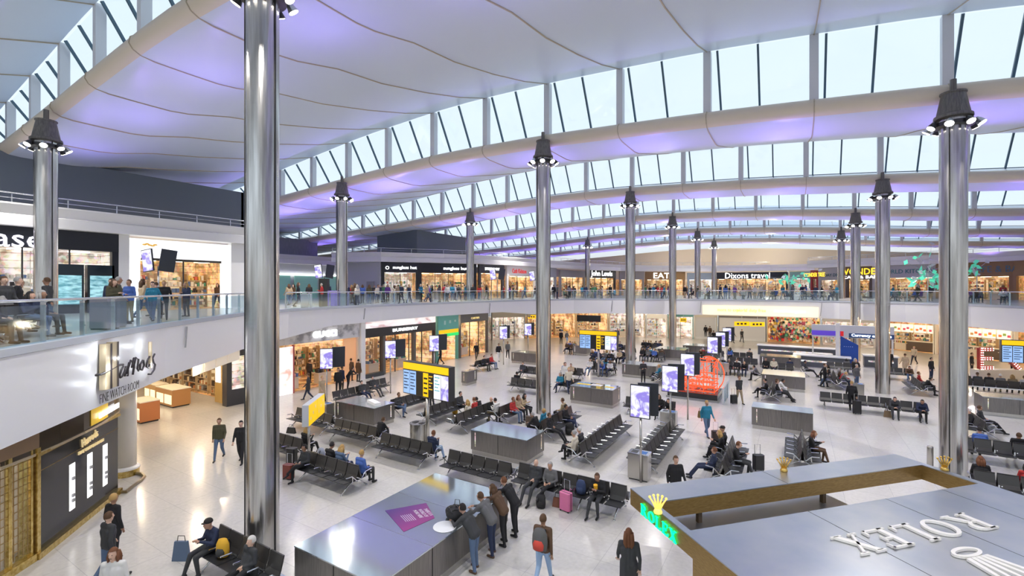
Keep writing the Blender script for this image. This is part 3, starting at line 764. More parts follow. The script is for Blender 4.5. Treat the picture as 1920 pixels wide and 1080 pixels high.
# warm real lamps under the deck
for (x,y,pw) in ((-23,10.5,130),(-26,13,130),(-28,10,120),(-31,9,130),(-34,12,130),(-37,11,150),(-31,14.2,130),(-19,2.5,160),(-31.5,20,260),(-32,25,260),(-32,30,220),(-31.5,36,200),(-24.5,16,0),(-30,52,260),(-24,60,260),(-16,64,260),(-8,65.5,260),(0,66,300),(8,64,300),(14,59,300),(19,52,320),(21,46,320)):
    if pw: 
        L_ = bpy.data.lights.new('lamp','POINT'); L_.energy = pw; L_.color = (1,.80,.55); L_.shadow_soft_size = 0
        o = bpy.data.objects.new('downlight', L_); COL.objects.link(o); o.location = (x,y,3.6)
# ------------------------------------------------------------------ helpers on vertical planes
def on_plane(px, py, c, t, off=0.0):
    """point seen at px,py on the vertical plane through c along t"""
    a = (c[0], c[1]); b = (c[0]+t[0], c[1]+t[1])
    s = on_line(px, a, b)
    return Vector((s[0], s[1], H-(py-HOR)/F*s[2]))
# ------------------------------------------------------------------ watch shop, left foreground
Fp, Fd, Ft = on_poly(225, EDGE); Fn = Vector((Ft.y,-Ft.x)); Fc = Fp+Fn*.1
sg = empty('script_sign', (0,0,0), 0, 'big dark script shop sign with white glow on the white fascia, left foreground', 'sign')
def fp(px, py, o=.12): 
    v = on_plane(px, py, Fc, Ft); return Vector((v.x+Fn.x*o, v.y+Fn.y*o, v.z))
M_tan = cmat((.48,.40,.27), .35); M_ink = cmat((.03,.025,.03), .4)
for x0, x1, ya, yb in ((183.5,195.5,645.5,732),(197,208.5,642,727.5)):
    a, b, c_, d_ = fp(x0,ya,.03), fp(x1,ya-1.5,.03), fp(x1,yb-3,.03), fp(x0,yb,.03)
    mb = MB(); fr = [p+Vector((Fn.x,Fn.y,0))*.16 for p in (a,b,c_,d_)]
    mb.add([a,b,c_,d_]+fr, [(0,1,2,3),(4,5,6,7),(0,1,5,4),(1,2,6,5),(2,3,7,6),(3,0,4,7)]); mb.build('letter_bar', M_tan, sg)
    e0, e1, e2, e3 = fp(x1-3.5,ya-.5,.2), fp(x1,ya-1.5,.2), fp(x1,yb-3,.2), fp(x1-3.5,yb-2,.2)
    MB().quad(e0,e1,e2,e3).build('dark_edge', M_ink, sg)
def stroke(pts, r=.035, m=M_ink, name='stroke', o=.16):
    MB().tube([fp(x,y,o) for x,y in pts], r, 6).build(name, m, sg, smooth=True)
stroke([(167.5,704),(175,703),(185,699),(195,694),(205,688),(213,684.5),(219,684)], .038)
stroke([(220,687),(216,694),(213,704),(214,708.5),(218,706),(222,697),(225,687),(222,700),(223,705),(226,702)], .032)
stroke([(226,702),(231,680),(229,690),(228,706)], .032); stroke([(229,692),(234,676),(238,680),(236,690)], .032)
stroke([(236,690),(240,672),(240,690),(238,703)], .032); stroke([(239,688),(244,671),(249,674),(247,692),(249,696)], .032)
stroke([(257,676),(252,684),(252,693),(256,694),(260,685),(258,676)], .032)
stroke([(272,666),(266,676),(264,688),(268,690),(271,683)], .032)
stroke([(271.5,641),(271.5,690)], .06, M_tan, 'tall_stroke'); stroke([(273,641),(273,690)], .03, M_ink, 'tall_stroke')
stroke([(280,664),(276,672),(278,680),(281,684),(279,694),(273,702),(268,702)], .032)
for i, (s_, x0, x1) in enumerate((('FINE WATCH ROOM', 184, 259),)):
    pa, pb = fp(x0,746,.03), fp(x1,722.5,.03)
    text(s_, (pa+pb)/2, Vector((Ft.x,Ft.y,0)), (0,0,1), .34, M_ink, sg, extrude=.004, width=(pb-pa).length*.98, bold=-.006, height=.27)
# glow of the sign: small real lamps behind the letters
for px, py in ((178,660),(190,690),(262,650),(215,672),(272,690),(180,720)):
    L_ = bpy.data.lights.new('lamp','POINT'); L_.energy = 5; L_.color = (.9,.95,1); L_.shadow_soft_size = 0
    o = bpy.data.objects.new('sign_glow', L_); COL.objects.link(o); o.location = fp(px,py,.32)
# black wall panel with lit showcases
wa, wb = spot(70,1047), spot(221,925)
def wall_thing(a, b, name, label, cat):
    d = (b-a); L = d.length; r = empty(name, (a.x,a.y,0), atan2(d.y,d.x), label, cat); return r, L
wr, WL = wall_thing(wa, wb, 'display_wall', 'glossy black display wall with brass frame and three lit white showcases, lower left', 'wall')
M_gloss = cmat((.018,.018,.02), .12)
MB().box(0,0,.15,WL,.35,2.72).build('panel', M_gloss, wr)
MB().box(-.12,-.12,0,WL+.05,.4,.17).build('brass_kerb', M_brass, wr)
MB().box(-.1,-.06,0,.03,.36,2.95).build('brass_frame', M_brass, wr)
MB().box(-.1,-.08,2.72,WL,.0,2.80).build('brass_frame', M_brass, wr)
MB().box(0,-.012,2.28,WL,.0,2.295).build('panel_joint', M_bronze, wr)
for i, xc in enumerate((.365,.585,.80)):
    x = WL*xc
    c = MB().box(x-.13,-.012,.62+.0,x+.13,.02,1.98).build('showcase', M_led if False else mat('case_light', (1,1,1), .4, emit=(1,1,1), es=1.4), wr)
    for zz in (.85,1.0,1.5): MB().box(x-.05,-.06,zz,x+.05,-.012,zz+.09).build('watch_stand', cmat((.35,.35,.36)), c)
text('Harrods', (WL*.58,-.02,2.48), (1,.0,.12), (-.12,0,1), .36, cmat((.8,.62,.32),.4,e=.5), wr, width=.85, bold=-.0)
text('FINE WATCH ROOM', (WL*.60,-.02,2.18), (1,0,0), (0,0,1), .14, cmat((.8,.62,.32),.4,e=.5), wr, width=1.35)
# curved black band above, with small lit lettering
bp_ = [(60,800),(110,783),(165,765),(215,750),(255,737),(283,722)]
band = empty('header_band', (0,0,0), 0, 'curved black header band with brass edges and small lit lettering under the white fascia', 'sign')
bw = [wa+(wb-wa)*t for t in (-.25,-.05,.2,.45,.7,.95,1.12)]
dW = (wb-wa).normalized(); nW = Vector((dW.y,-dW.x,0))
bw = [p+nW*(.12 - .30*(abs(i-3)/3)**2) for i, p in enumerate(bw)]
mb = MB(); br = MB()
for i in range(len(bw)-1):
    a, b = bw[i], bw[i+1]
    mb.quad((a.x,a.y,2.82),(b.x,b.y,2.82),(b.x,b.y,3.42),(a.x,a.y,3.42))
    mb.quad((a.x-nW.x*2,a.y-nW.y*2,2.82),(b.x-nW.x*2,b.y-nW.y*2,2.82),(b.x,b.y,2.82),(a.x,a.y,2.82))
    for z in (2.79,3.43): br.bar((a.x,a.y,z),(b.x,b.y,z),.07,.07)
mb.build('band_panel', cmat((.05,.035,.02), .15), band); br.build('brass_edge', cmat((.72,.60,.42),.25,.7), band)
ya = bw[3]; yb = bw[5]
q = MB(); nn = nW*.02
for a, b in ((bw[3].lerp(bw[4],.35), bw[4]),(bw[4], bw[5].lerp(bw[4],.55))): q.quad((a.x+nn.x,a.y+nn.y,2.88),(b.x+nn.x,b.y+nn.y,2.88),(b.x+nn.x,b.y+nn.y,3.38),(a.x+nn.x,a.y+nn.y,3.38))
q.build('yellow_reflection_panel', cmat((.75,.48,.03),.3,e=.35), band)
c_ = bw[4].lerp(bw[5],.45); dd = (bw[5]-bw[4]).normalized()
text('FINE WATCH ROOM', (c_.x+nW.x*.06,c_.y+nW.y*.06,3.1), dd, (0,0,1), .24, LT, band, width=1.5)
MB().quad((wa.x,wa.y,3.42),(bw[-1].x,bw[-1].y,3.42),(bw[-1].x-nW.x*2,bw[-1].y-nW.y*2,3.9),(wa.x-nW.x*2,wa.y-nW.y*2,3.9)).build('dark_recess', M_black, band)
# glass door with brass lattice at the frame's left
dl_, DLn = wall_thing(spot(-150,1190)+Vector((0,0,0)), wa, 'brass_shop_door', 'brass framed glass entrance with bronze lattice panels left of the black display wall', 'door')
MB().box(0,-.1,0,DLn-.12,.1,.2).build('brass_sill', M_brass, dl_)
for i in range(3):
    x0 = DLn-.15-.62*(i+1)
    for xx in (x0, x0+.58): MB().box(xx-.03,-.03,.2,xx+.03,.06,2.95).build('stile', M_brass, dl_)
    g = MB()
    for k in range(12): g.box(x0+.03,.0,.5+k*.2,x0+.55,.02,.515+k*.2)
    for k in range(4): g.box(x0+.1+k*.13,.0,.3,x0+.115+k*.13,.02,2.9)
    g.build('lattice', cmat((.40,.28,.12),.3,.8), dl_)
    MB().quad((x0+.03,.03,.2),(x0+.55,.03,.2),(x0+.55,.03,2.9),(x0+.03,.03,2.9)).build('glass_pane', M_shopglass, dl_)
MB().box(0,-.05,2.95,DLn,.1,3.5).build('header', cmat((.25,.16,.09),.3), dl_)
MB().box(DLn-1.2,.9,0,DLn-.5,1.5,1.0).build('white_counter', cmat((.85,.83,.8),.3), dl_)
MB().quad((0,1.9,0),(DLn-.2,1.9,0),(DLn-.2,1.9,3.5),(0,1.9,3.5)).build('interior_wall', M_warm, dl_)
# white curved pillar
pc = spot(238,893); pl = empty('curved_pillar', (pc.x-.22,pc.y+.05,0), 0, 'cream curved pillar with brass and white base ring behind the black display wall', 'pillar')
MB().lathe([(.33,.32),(.33,3.7)], 28).build('shaft', cmat((.82,.76,.66),.3), pl, smooth=True)
MB().lathe([(.43,.24),(.43,.30),(.38,.34),(.34,.36)], 28).build('base_ring', cmat((.9,.88,.85),.3), pl)
MB().lathe([(.41,.0),(.41,.24)], 28).build('brass_base', M_brass, pl)
kb = empty('bronze_kerb', (0,0,0), 0, 'bronze floor kerb curving out from behind the black display wall', 'kerb')
MB().tube([(*wb.xy,.05)]+[(*spot(x,y).xy,.05) for x,y in ((236,925),(252,912),(266,902),(271,896),(266,891),(255,890))], .06, 6).build('kerb_rail', cmat((.30,.24,.15),.3,.6), kb)
# back area: warm walls and furniture beneath the deck
MB().box(-45.2,-8,0,-45,15.6,4.2).build('wall_back', M_warm)['kind'] = 'structure'
r = shop((-45,15.7),(-29.6,15.7), 0, 3.6, 4.3, 'warm open shop area with wall shelves of accessories under the deck', cmat((.85,.78,.62),.4,e=.2), 'warm', seed=61, depth=.9, jamb=.1, glass=False, goods=[cmat((.85,.75,.55))]*3+[cmat((.12,.08,.06)),cmat((.6,.25,.1)),cmat((.3,.3,.3)),cmat((.9,.85,.7)),cmat((.75,.55,.3)),cmat((.9,.8,.6))])
pr = empty('dark_pier', (-29.6,15.6,0), 0, 'dark shop pier with patterned brass side and small screen beside the big column', 'pier')
MB().box(-.25,-.6,0,.25,1.0,3.5).build('pier_body', cmat((.05,.05,.055),.35), pr); MB().box(-1.1,-.62,.15,-.25,-.55,3.4).build('pattern_panel', add_noise(mat('pattern', (.5,.35,.1),.3), (20,20,20), 6, (.25,.14,.03), (.75,.52,.2)), pr)
MB().box(-.95,-.66,1.4,-.4,-.62,2.4).build('screen', mat('soft_screen', (1,1,1), .4, emit=(1,1,1), es=.9), pr)
MB().box(.25,-.3,1.0,.3,1.0,3.0).build('lit_panel', M_cool, pr)
def cabinet(px, py, w, d, h, label, body, rz=0):
    p = spot(px, py); r = empty('display_cabinet', p, rz, label, 'cabinet')
    MB().box(-w/2,-d/2,.08,w/2,d/2,h).build('body', body, r); MB().box(-w/2-.02,-d/2-.02,h,w/2+.02,d/2+.02,h+.05).build('counter_top', cmat((.9,.85,.72),.2), r)
    for i in range(2):
        x = -w/2+.08+i*(w/2); MB().box(x,-d/2-.015,.2,x+w/2-.16,-d/2,h-.3).build('lit_niche', M_warmlight if False else cmat((.95,.85,.62),.4,e=.7), r)
    MB().box(-w/2+.05,-d/2+.05,0,w/2-.05,d/2-.05,.08).build('plinth', M_black, r)
cabinet(325,758,2.1,1.0,1.05,'wooden display cabinet with lit niches in the warm shop area', cmat((.50,.25,.09),.35))
cabinet(270,788,1.5,.9,1.1,'orange brown shop counter beside the curved pillar', cmat((.55,.20,.07),.4))
cabinet(293,748,1.6,.7,1.0,'small wooden display cabinet with pale top farther back in the warm shop area', cmat((.55,.33,.14),.4))
hb = empty('hanging_boards', (0,0,0), 0, 'row of cream information boards hanging under the white fascia near the big column', 'board')
for i in range(4):
    x0, x1 = 378+i*21, 378+(i+1)*21-1
    P = []
    for x in (x0, x1):
        p, d_, t = on_poly(x, EDGE); n = Vector((t.y,-t.x))*-.35; P.append(Vector((p.x+n.x,p.y+n.y)))
    MB().box(0,0,3.25,(P[1]-P[0]).length,.03,3.95,0,Matrix.Translation((P[0].x,P[0].y,0)) @ Matrix.Rotation(atan2(P[1].y-P[0].y,P[1].x-P[0].x),4,'Z')).build('board', cmat((.86,.78,.64),.4,e=.15), hb)
# ------------------------------------------------------------------ low steel service units
def steel_unit(L, N, R, label, h=1.05, w=None, dp=None, name='steel_unit', slits=True, dark=False):
    """L, N, R: photo positions of left, near and right top corners; sides run with the hall grid"""
    a = spot(*N, h); lx = w or abs(spot(*L, h).x-a.x); ly = dp or abs(spot(*R, h).y-a.y)
    r = empty(name, (a.x-lx/2, a.y+ly/2, 0), 0, label, 'counter', 'low brushed steel service units on the floor')
    X, Y = lx/2, ly/2
    MB().box(-X+.04,-Y+.04,0,X-.04,Y-.04,.2).build('plinth', M_kick, r)
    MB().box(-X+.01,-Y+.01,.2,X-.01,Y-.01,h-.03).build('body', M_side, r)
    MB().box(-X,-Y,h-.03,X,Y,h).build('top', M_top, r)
    j = MB()
    n = max(1, round(lx/1.6)); 
    for i in range(1, n): 
        x = -X+lx*i/n; MB().box(x-.006,-Y-.002,.2,x+.006,-Y+.03,h-.03).build('panel_joint', M_black, r)
        if lx > 3: MB().box(x-.006,-Y,h-.01,x+.006,Y,h+.002).build('panel_joint', cmat((.2,.21,.23)), r)
    n = max(1, round(ly/1.7))
    for i in range(1, n):
        y = -Y+ly*i/n; MB().box(X-.03,y-.006,.2,X+.002,y+.006,h-.03).build('panel_joint', M_black, r)
        MB().box(-X,y-.006,h-.01,X,y+.006,h+.002).build('panel_joint', cmat((.2,.21,.23)), r)
    if slits:
        MB().box(-X+.22,-Y-.004,.35,-X+.26,-Y+.02,h-.1).build('light_slit', M_cool, r)
        MB().box(X-.02,Y-.30,.35,X+.004,Y-.26,h-.1).build('light_slit', M_cool, r)
    return r, a, lx, ly
k1, k1a, k1x, k1y = steel_unit((551,1025),(730,1080),(870,980),'largest low steel unit in front, mirror top carrying the purple notice', dp=5.1, w=2.85, slits=False)
k1.location = (-8.78, 9.3, 0)
K1 = k1.location
st = spot(745,970,1.05)
steel_unit((883,805),(988,826),(1022,807.5),'steel unit with mirror top behind the front row of empty seats')
_, k3a, _, _ = steel_unit((632,751),(701,766),(742,755),'steel unit with a long white box on top near the marble shop')
steel_unit((1070,722),(1149,732),(1164,724),'steel unit with yellow notices on its top right of the middle column', 1.1)
steel_unit((1167,681),(1230,687),(1239,681),'steel unit behind the standing man with a scarf, before the fourth column')
steel_unit((1408,765),(1525,776),(1527,766),'wide steel unit in the open floor behind the travellers with suitcases', 1.12)
steel_unit((1427,703),(1510,708),(1511,698),'steel unit behind the white clad seated people on the right')
steel_unit((1424,667),(1502,672),(1503,667),'far steel unit in front of the white counters')
steel_unit((957,660),(1010,664),(1019,660),'steel unit left of the middle column, behind two rows of seats')
steel_unit((868,693),(875,697),(895,692),'small steel unit beside the yellow board, light slit on its corner', w=.5)
steel_unit((1228,653),(1284,657),(1290,652),'far steel unit to the left of the two portrait screens')
steel_unit((1284,645),(1330,650),(1334,646),'far steel unit farther back behind the portrait screens')
steel_unit((1079,646),(1100,649),(1106,646),'steel unit under the middle flight board', w=1.6)
# right edge unit, its left flank in view
a = spot(1842,743,1.05); r, _, _, _ = steel_unit((1800,740),(1842,743),(1843,740),'steel unit at the right edge with passengers seated behind it', w=3.0, dp=1.5)
r.location = (a.x+1.5, a.y+.75, 0)
a = spot(1825,730); 
# ------------------------------------------------------------------ things on the units
nt = empty('purple_notice', (*st.xy, 1.05), 0, 'purple to magenta printed notice with white lines lying on the front steel unit', 'notice')
cs = [spot(x,y,1.056)-Vector((*st.xy,1.05)) for x,y in ((722,957),(799,943),(814,972),(756,996.5))]
cs = [spot(*p,1.056)-Vector((st.x,st.y,1.05)) for p in ((722,957),(799,943),(815,971),(757,997))]
m_pur = mat('purple_print', (.3,.1,.5), .3)
def _pur():
    n, l, b = nodes(m_pur); tc_ = n.new('ShaderNodeTexCoord'); sp_ = n.new('ShaderNodeSeparateXYZ'); l.new(tc_.outputs['Object'], sp_.inputs[0])
    ma = n.new('ShaderNodeMath'); ma.operation = 'MULTIPLY_ADD'; ma.inputs[1].default_value = .75; ma.inputs[2].default_value = .5; l.new(sp_.outputs['X'], ma.inputs[0])
    r = n.new('ShaderNodeValToRGB'); r.color_ramp.elements[0].color = (.055,.03,.22,1); r.color_ramp.elements[1].color = (.30,.035,.22,1)
    l.new(ma.outputs[0], r.inputs[0]); l.new(r.outputs[0], b.inputs['Base Color'])
_pur()
MB().add(cs, [(0,3,2,1)]).build('print', m_pur, nt)
u_, v_ = (cs[1]-cs[0]), (cs[3]-cs[0])
up_ = -u_.normalized()
def npt(a, b): return cs[0]+u_*a+v_*b+Vector((0,0,.004))
text('THERE IS A\nWORLD OF\nMORE HERE', npt(.72,.42), v_.normalized(), u_.normalized(), .13, cmat((.9,.88,.95)), nt, extrude=.001, width=.5, height=.38)
for i in range(6):
    p = npt(.44-.045*i,.5); d1 = v_.normalized()*.2
    MB().bar(p-d1, p+d1, .012, .002).build('text_line', cmat((.85,.8,.95)), nt)
MB().lathe([(.0,0),(.30,0),(.30,.003),(0,.003)], 28, c=npt(.86,1.12)-Vector((0,0,.002)), cap=False).build('white_disc', cmat((.75,.77,.8)), nt)
wbx = empty('white_box', spot(701,757,1.05), -.35, 'long white box lying on the steel unit near the marble shop', 'box')
MB().box(-.55,-.16,0,.55,.16,.14).build('carton', cmat((.85,.85,.84)), wbx); MB().box(-.55,-.01,.14,.55,.01,.143).build('tape', cmat((.65,.64,.62)), wbx)
for (px, py, w_, d_, cc, lb) in ((1095,720,.85,.35,(.9,.62,.02),'yellow notice on the left of the steel unit top right of the middle column'),(1143,726,.55,.3,(.9,.62,.02),'smaller yellow notice at the right end of the same steel unit top'),(1119,722,.7,.5,(.75,.74,.78),'grey and white printed sheet between two yellow notices')):
    n_ = empty('counter_notice', spot(px,py,1.10), 0, lb, 'notice'); MB().box(-w_/2,-d_/2,.001,w_/2,d_/2,.006).build('sheet', cmat(cc,.4), n_)
    for i in range(2): MB().box(-w_*.35,-.08+.1*i,.006,w_*.3,-.05+.1*i,.008).build('text_line', cmat((.2,.18,.1)), n_)
# ------------------------------------------------------------------ seating
PITCH = .575
def bench_parts(root, n, side=-1, lod=0):
    """one row of n seats; side -1 faces local -y"""
    x0 = -(n-1)*PITCH/2
    for i in range(n):
        x = x0+i*PITCH
        root['_n'] = n
        for nm, me in (('seat', ME['seat'+str(side)]), ('backrest', ME['back'+str(side)])):
            o = bpy.data.objects.new(nm, me); COL.objects.link(o); o.parent = root; o.location = (x,0,0)
    if lod < 2:
        for i in range(n+1 if lod == 0 else n+1):
            o = bpy.data.objects.new('armrest', ME['arm'+str(side)]); COL.objects.link(o); o.parent = root; o.location = (x0+(i-.5)*PITCH,0,0)
ME = {}
for sd in (-1, 1):
    s = sd
    m = MB(); m.add([(-.26,s*.14,.42),(.26,s*.14,.42),(.26,s*.62,.455),(-.26,s*.62,.455),(-.26,s*.14,.46),(.26,s*.14,.46),(.26,s*.40,.475),(-.26,s*.40,.475),(.26,s*.63,.485),(-.26,s*.63,.485)],[(0,1,2,3),(4,5,6,7),(7,6,8,9),(0,4,5,1),(0,3,9,7,4),(1,5,6,8,2),(3,2,8,9)])
    ME['seat%d'%sd] = m.mesh('seat', M_seat)
    m = MB(); 
    pr_ = [(s*.17,.47),(s*.10,.60),(s*.05,.78),(s*.01,.93),(s*-.025,.93),(s*.01,.78),(s*.06,.60),(s*.12,.45)]
    for x in (-.26,.26): m.v += [(x,y,z) for y,z in pr_]
    k = len(pr_); m.f += [tuple(range(k)), tuple(range(k,2*k))[::-1]]+[(i,(i+1)%k,k+(i+1)%k,k+i) for i in range(k)]; m.m += [0]*(k+2)
    ME['back%d'%sd] = m.mesh('backrest', M_seatback)
    m = MB(); m.tube([(0,s*.10,.44),(0,s*.30,.64),(0,s*.56,.66)], .02, 6); m.bar((0,s*.28,.62),(0,s*.3,.42),.03,.03)
    ME['arm%d'%sd] = m.mesh('armrest', M_chrome)
def bench(A, B, n, face, label, dbl=True, lod=0, group='black airport seats in linked rows'):
    a, b = spot(*A, .45), spot(*B, .45); c = (a+b)/2
    rz = {'S':0,'N':pi,'E':pi/2,'W':-pi/2}.get(face, face)
    back = Vector((-sin(rz)*1, cos(rz), 0))*.38
    c = c+back
    root = empty('airport_bench', (c.x,c.y,0), rz, label, 'bench', group)
    bench_parts(root, n, -1, lod)
    if dbl: bench_parts(root, n, 1, lod)
    hx = n*PITCH/2
    MB().bar((-hx,0,.40),(hx,0,.40),.10,.07).build('beam', M_chrome, root)
    for x in ((-hx+.25, hx-.25) if n < 5 else (-hx+.25, hx-.25)):
        mb = MB(); y1 = -.55; y2 = .55 if dbl else .35
        mb.tube([(x,0,.38),(x,y1*.5,.24),(x,y1,.03)], .028, 6); mb.tube([(x,0,.38),(x,y2*.5,.24),(x,y2,.03)], .028, 6)
        for yy in (y1,y2): mb.lathe([(.04,0),(.04,.03)], 8, c=(x,yy,0))
        mb.build('leg', M_chrome, root, smooth=True)
    return root
BENCH = []
def bn_(A, B, n, face, label, dbl=True, lod=0):
    r = bench(A, B, n, face, label, dbl, lod); BENCH.append(r); return r
bn_((838,873),(940,898),5,'S','front row bench of five empty seats behind the big steel unit')
bn_((978,902),(1058,922),4,'S','front row bench carrying the bald man and grey haired woman')
bn_((1090,928),(1152,945),3,'S','short front row bench where the person in the yellow top sits')
bn_((565,876),(652,904),5,'S','bench of five with a blue shirted man on its rear side')
bn_((508,838),(548,848),3,'S','short bench half hidden by the nearest column')
bn_((715,836),(785,858),5,'S','bench of five brown backed seats at the end of the long row, laptop user behind')
bn_((622,806),(690,826),5,'S','middle bench of five in the long row before the steel unit with the white box')
bn_((552,784),(603,799),5,'S','left bench of the long row, partly behind the yellow sign')
bn_((392,1036),(492,1088),5,'S','bench in the lower left corner with the man in a flat cap', dbl=False)
bn_((640,751),(690,734),5,'E','bench behind the steel unit with the white box, nearest the marble shop', dbl=False)
bn_((702,730),(722,722),3,'E','short bench of three by the dark window of the black luxury shop', dbl=False)
bn_((748,765),(812,746),6,'E','bench beneath the left yellow flight board')
bn_((815,783),(862,762),5,'E','bench right of the left flight board pole with bags around')
bn_((868,798),(925,772),5,'E','diagonal bench with a lady in red and white print clothes')
bn_((946,784),(988,763),4,'E','diagonal bench between the mirror topped unit and the middle column')
bn_((1022,812),(1088,778),6,'E','diagonal bench right behind the mirror topped steel unit')
bn_((1097,852),(1183,800),9,'E','long diagonal bench of empty seats left of the nearest portrait screen')
bn_((1216,866),(1280,806),9,'E','long diagonal bench of empty seats right of the nearest portrait screen')
bn_((957,722),(1018,730),5,'S','bench of five left of the middle column, one person at its back', lod=1)
bn_((975,698),(1020,703),4,'S','bench of four one row behind, left of the middle column', lod=1)
bn_((1052,700),(1090,704),3,'S','bench right behind the middle column with seated travellers', lod=1)
bn_((1050,722),(1078,726),3,'S','bench directly right of the middle column', lod=1)
bn_((1352,896),(1412,838),6,'E','diagonal bench with travellers and suitcases behind the bronze counter', dbl=True)
bn_((1512,866),(1535,828),5,'E','diagonal bench with the long haired woman in black, right of the gold crown')
bn_((1558,752),(1652,764),6,'S','bench of empty dark seats before the column in the right seating area', lod=1)
bn_((1680,768),(1724,774),3,'S','bench with two covered up sleepers right of the column', lod=1)
bn_((1562,728),(1590,700),6,'E','long slanting bench behind the row of empty dark seats', lod=1)
bn_((1555,690),(1608,694),4,'S','far bench before the blue bureau sign', lod=1)
bn_((1655,700),(1700,704),4,'S','far bench before the food counters right of the column', lod=1)
bn_((1715,740),(1748,712),5,'E','slanting bench left of the large right column', lod=1)
bn_((1838,848),(1935,862),5,'S','bench of five along the right edge behind the large column')
bn_((1838,812),(1866,790),4,'E','slanting bench right of the large column with people resting', lod=1)
bn_((1884,922),(1960,934),4,'S','bench in the lower right corner behind the bronze canopy')
bn_((1100,690),(1150,697),4,'S','bench under the middle flight board', lod=1)
bn_((1160,672),(1185,675),3,'S','crowded bench left of the fourth column', lod=1)
bn_((1160,655),(1185,657),3,'S','crowded bench one row farther, left of the fourth column', lod=2)
bn_((1206,668),(1236,671),4,'S','crowded bench right of the fourth column', lod=2)
bn_((1206,652),(1236,654),4,'S','crowded bench farther right of the fourth column', lod=2)
bn_((1242,713),(1262,703),4,'E','bench partly behind the second portrait screen', lod=1)
bn_((1180,718),(1215,705),5,'E','bench behind the man standing with folded arms', lod=1) if False else None
bn_((1340,690),(1395,694),5,'S','bench group behind the third portrait screen', lod=1)
bn_((1372,670),(1400,672),4,'S','bench group behind the small grey bin unit', lod=2)
bn_((1375,680),(1412,684),4,'S','empty dark bench right of the small screens', lod=2)
bn_((898,690),(925,680),4,'E','bench beside the small steel unit near the golden watch shop', lod=1)
bn_((1440,745),(1478,728),4,'E','bench where the white clad people sit on the right', lod=1)
bn_((1437,690),(1480,694),4,'S','bench between two steel units on the right', lod=1)
bn_((1192,822),(1230,815),2,'S','single pair of seats under the second portrait screen', dbl=False, lod=1) if False else None
bn_((1173,761),(1184,763),1,'S','single seat left of the nearest portrait screen', dbl=False)
bn_((1234,768),(1256,772),2,'S','pair of seats behind the nearest portrait screen with a dark haired woman', dbl=False)
bn_((1060,655),(1085,657),3,'S','far bench right of the middle column', lod=2)
bn_((1110,672),(1145,676),4,'S','far crowded bench beneath the black hanging screens', lod=2)
bn_((1320,668),(1345,671),4,'S','far bench under the paired portrait screens', lod=2)
bn_((1828,722),(1925,728),7,'N','row of seats behind the steel unit at the right edge', dbl=False, lod=1)
for o in COL.objects:
    if '_n' in o.keys(): del o['_n']
# ------------------------------------------------------------------ screens
M_ad = mat('advert_screen', (.8,.8,1), .3)
def _ad():
    n, l, b = nodes(M_ad); tc_ = n.new('ShaderNodeTexCoord'); no = n.new('ShaderNodeTexNoise'); no.inputs['Scale'].default_value = 1.7; no.inputs['Detail'].default_value = 5; no.inputs['Distortion'].default_value = 1.6
    l.new(tc_.outputs['Object'], no.inputs['Vector'])
    r = n.new('ShaderNodeValToRGB'); e = r.color_ramp.elements; e[0].position = .40; e[0].color = (.28,.22,.72,1); e[1].position = .56; e[1].color = (.93,.93,1,1)
    l.new(no.outputs['Fac'], r.inputs[0]); l.new(r.outputs[0], b.inputs['Emission Color']); b.inputs['Emission Strength'].default_value = 1.05
    b.inputs['Base Color'].default_value = (.02,.02,.03,1)
_ad()
def screen_pair(px, pyb, label, z0=2.4, hgt=1.22, wid=.74, rz=0, sp=.20, base=True, zf=0, spread=.5):
    """portrait screen pair in V form on a pole; pyb = photo row of the screen's lower edge"""
    d = F*(H-zf-z0)/(pyb-HOR) if zf == 0 else None
    p = spot(px, HOR+(pyb-HOR)*H/(H-z0)) if zf == 0 else None
    root = empty('portrait_screen', p, rz, label, 'screen', 'portrait advertising screens on poles')
    MB().tube([(0,.1,0),(0,.1,z0+.3)], .045, 12).build('pole', M_kick, root, smooth=True)
    for s, sw in ((-1,1),(1,0)):
        M = Matrix.Translation((0 if s < 0 else sp, .0 if s < 0 else .34, z0+(0 if s < 0 else .05))) @ Matrix.Rotation(0 if s < 0 else .35, 4, 'Z') @ Matrix.Rotation(radians(-3 if s < 0 else 3),4,'X')
        c = MB().box(-wid/2,-.04,0,wid/2,.04,hgt,0,M).build('screen_case', cmat((.03,.035,.045),.4), root)
        if s < 0:
            MB().box(-wid/2+.03,-.048,.035,wid/2-.03,-.04,hgt-.04,0,M).build('display', M_ad, c)
    return root
screen_pair(1200,784,'nearest portrait advertising screen with a violet face picture, above the bin with papers')
screen_pair(1256,735,'second nearest violet portrait screen, left of the red wire sculpture')
screen_pair(1289,705,'third violet portrait screen directly before the red wire sculpture')
screen_pair(1336,663,'fourth violet portrait screen beyond the red wire sculpture')
screen_pair(1351,651,'fifth violet portrait screen, overlapping the fourth')
screen_pair(1363,640,'sixth and farthest violet portrait screen of the row')
screen_pair(612,692,'violet portrait screen in front of the marble fronted shop', rz=.75, sp=.62)
screen_pair(732,672,'violet portrait screen in front of the black luxury shop', rz=.75, sp=.62)
screen_pair(814,659,'violet portrait screen before the teal unit', rz=.7, sp=.6)
screen_pair(944,636,'far violet portrait screen before the recess', rz=.5)
screen_pair(990,629,'far violet portrait screen just left of the middle column', rz=.35)
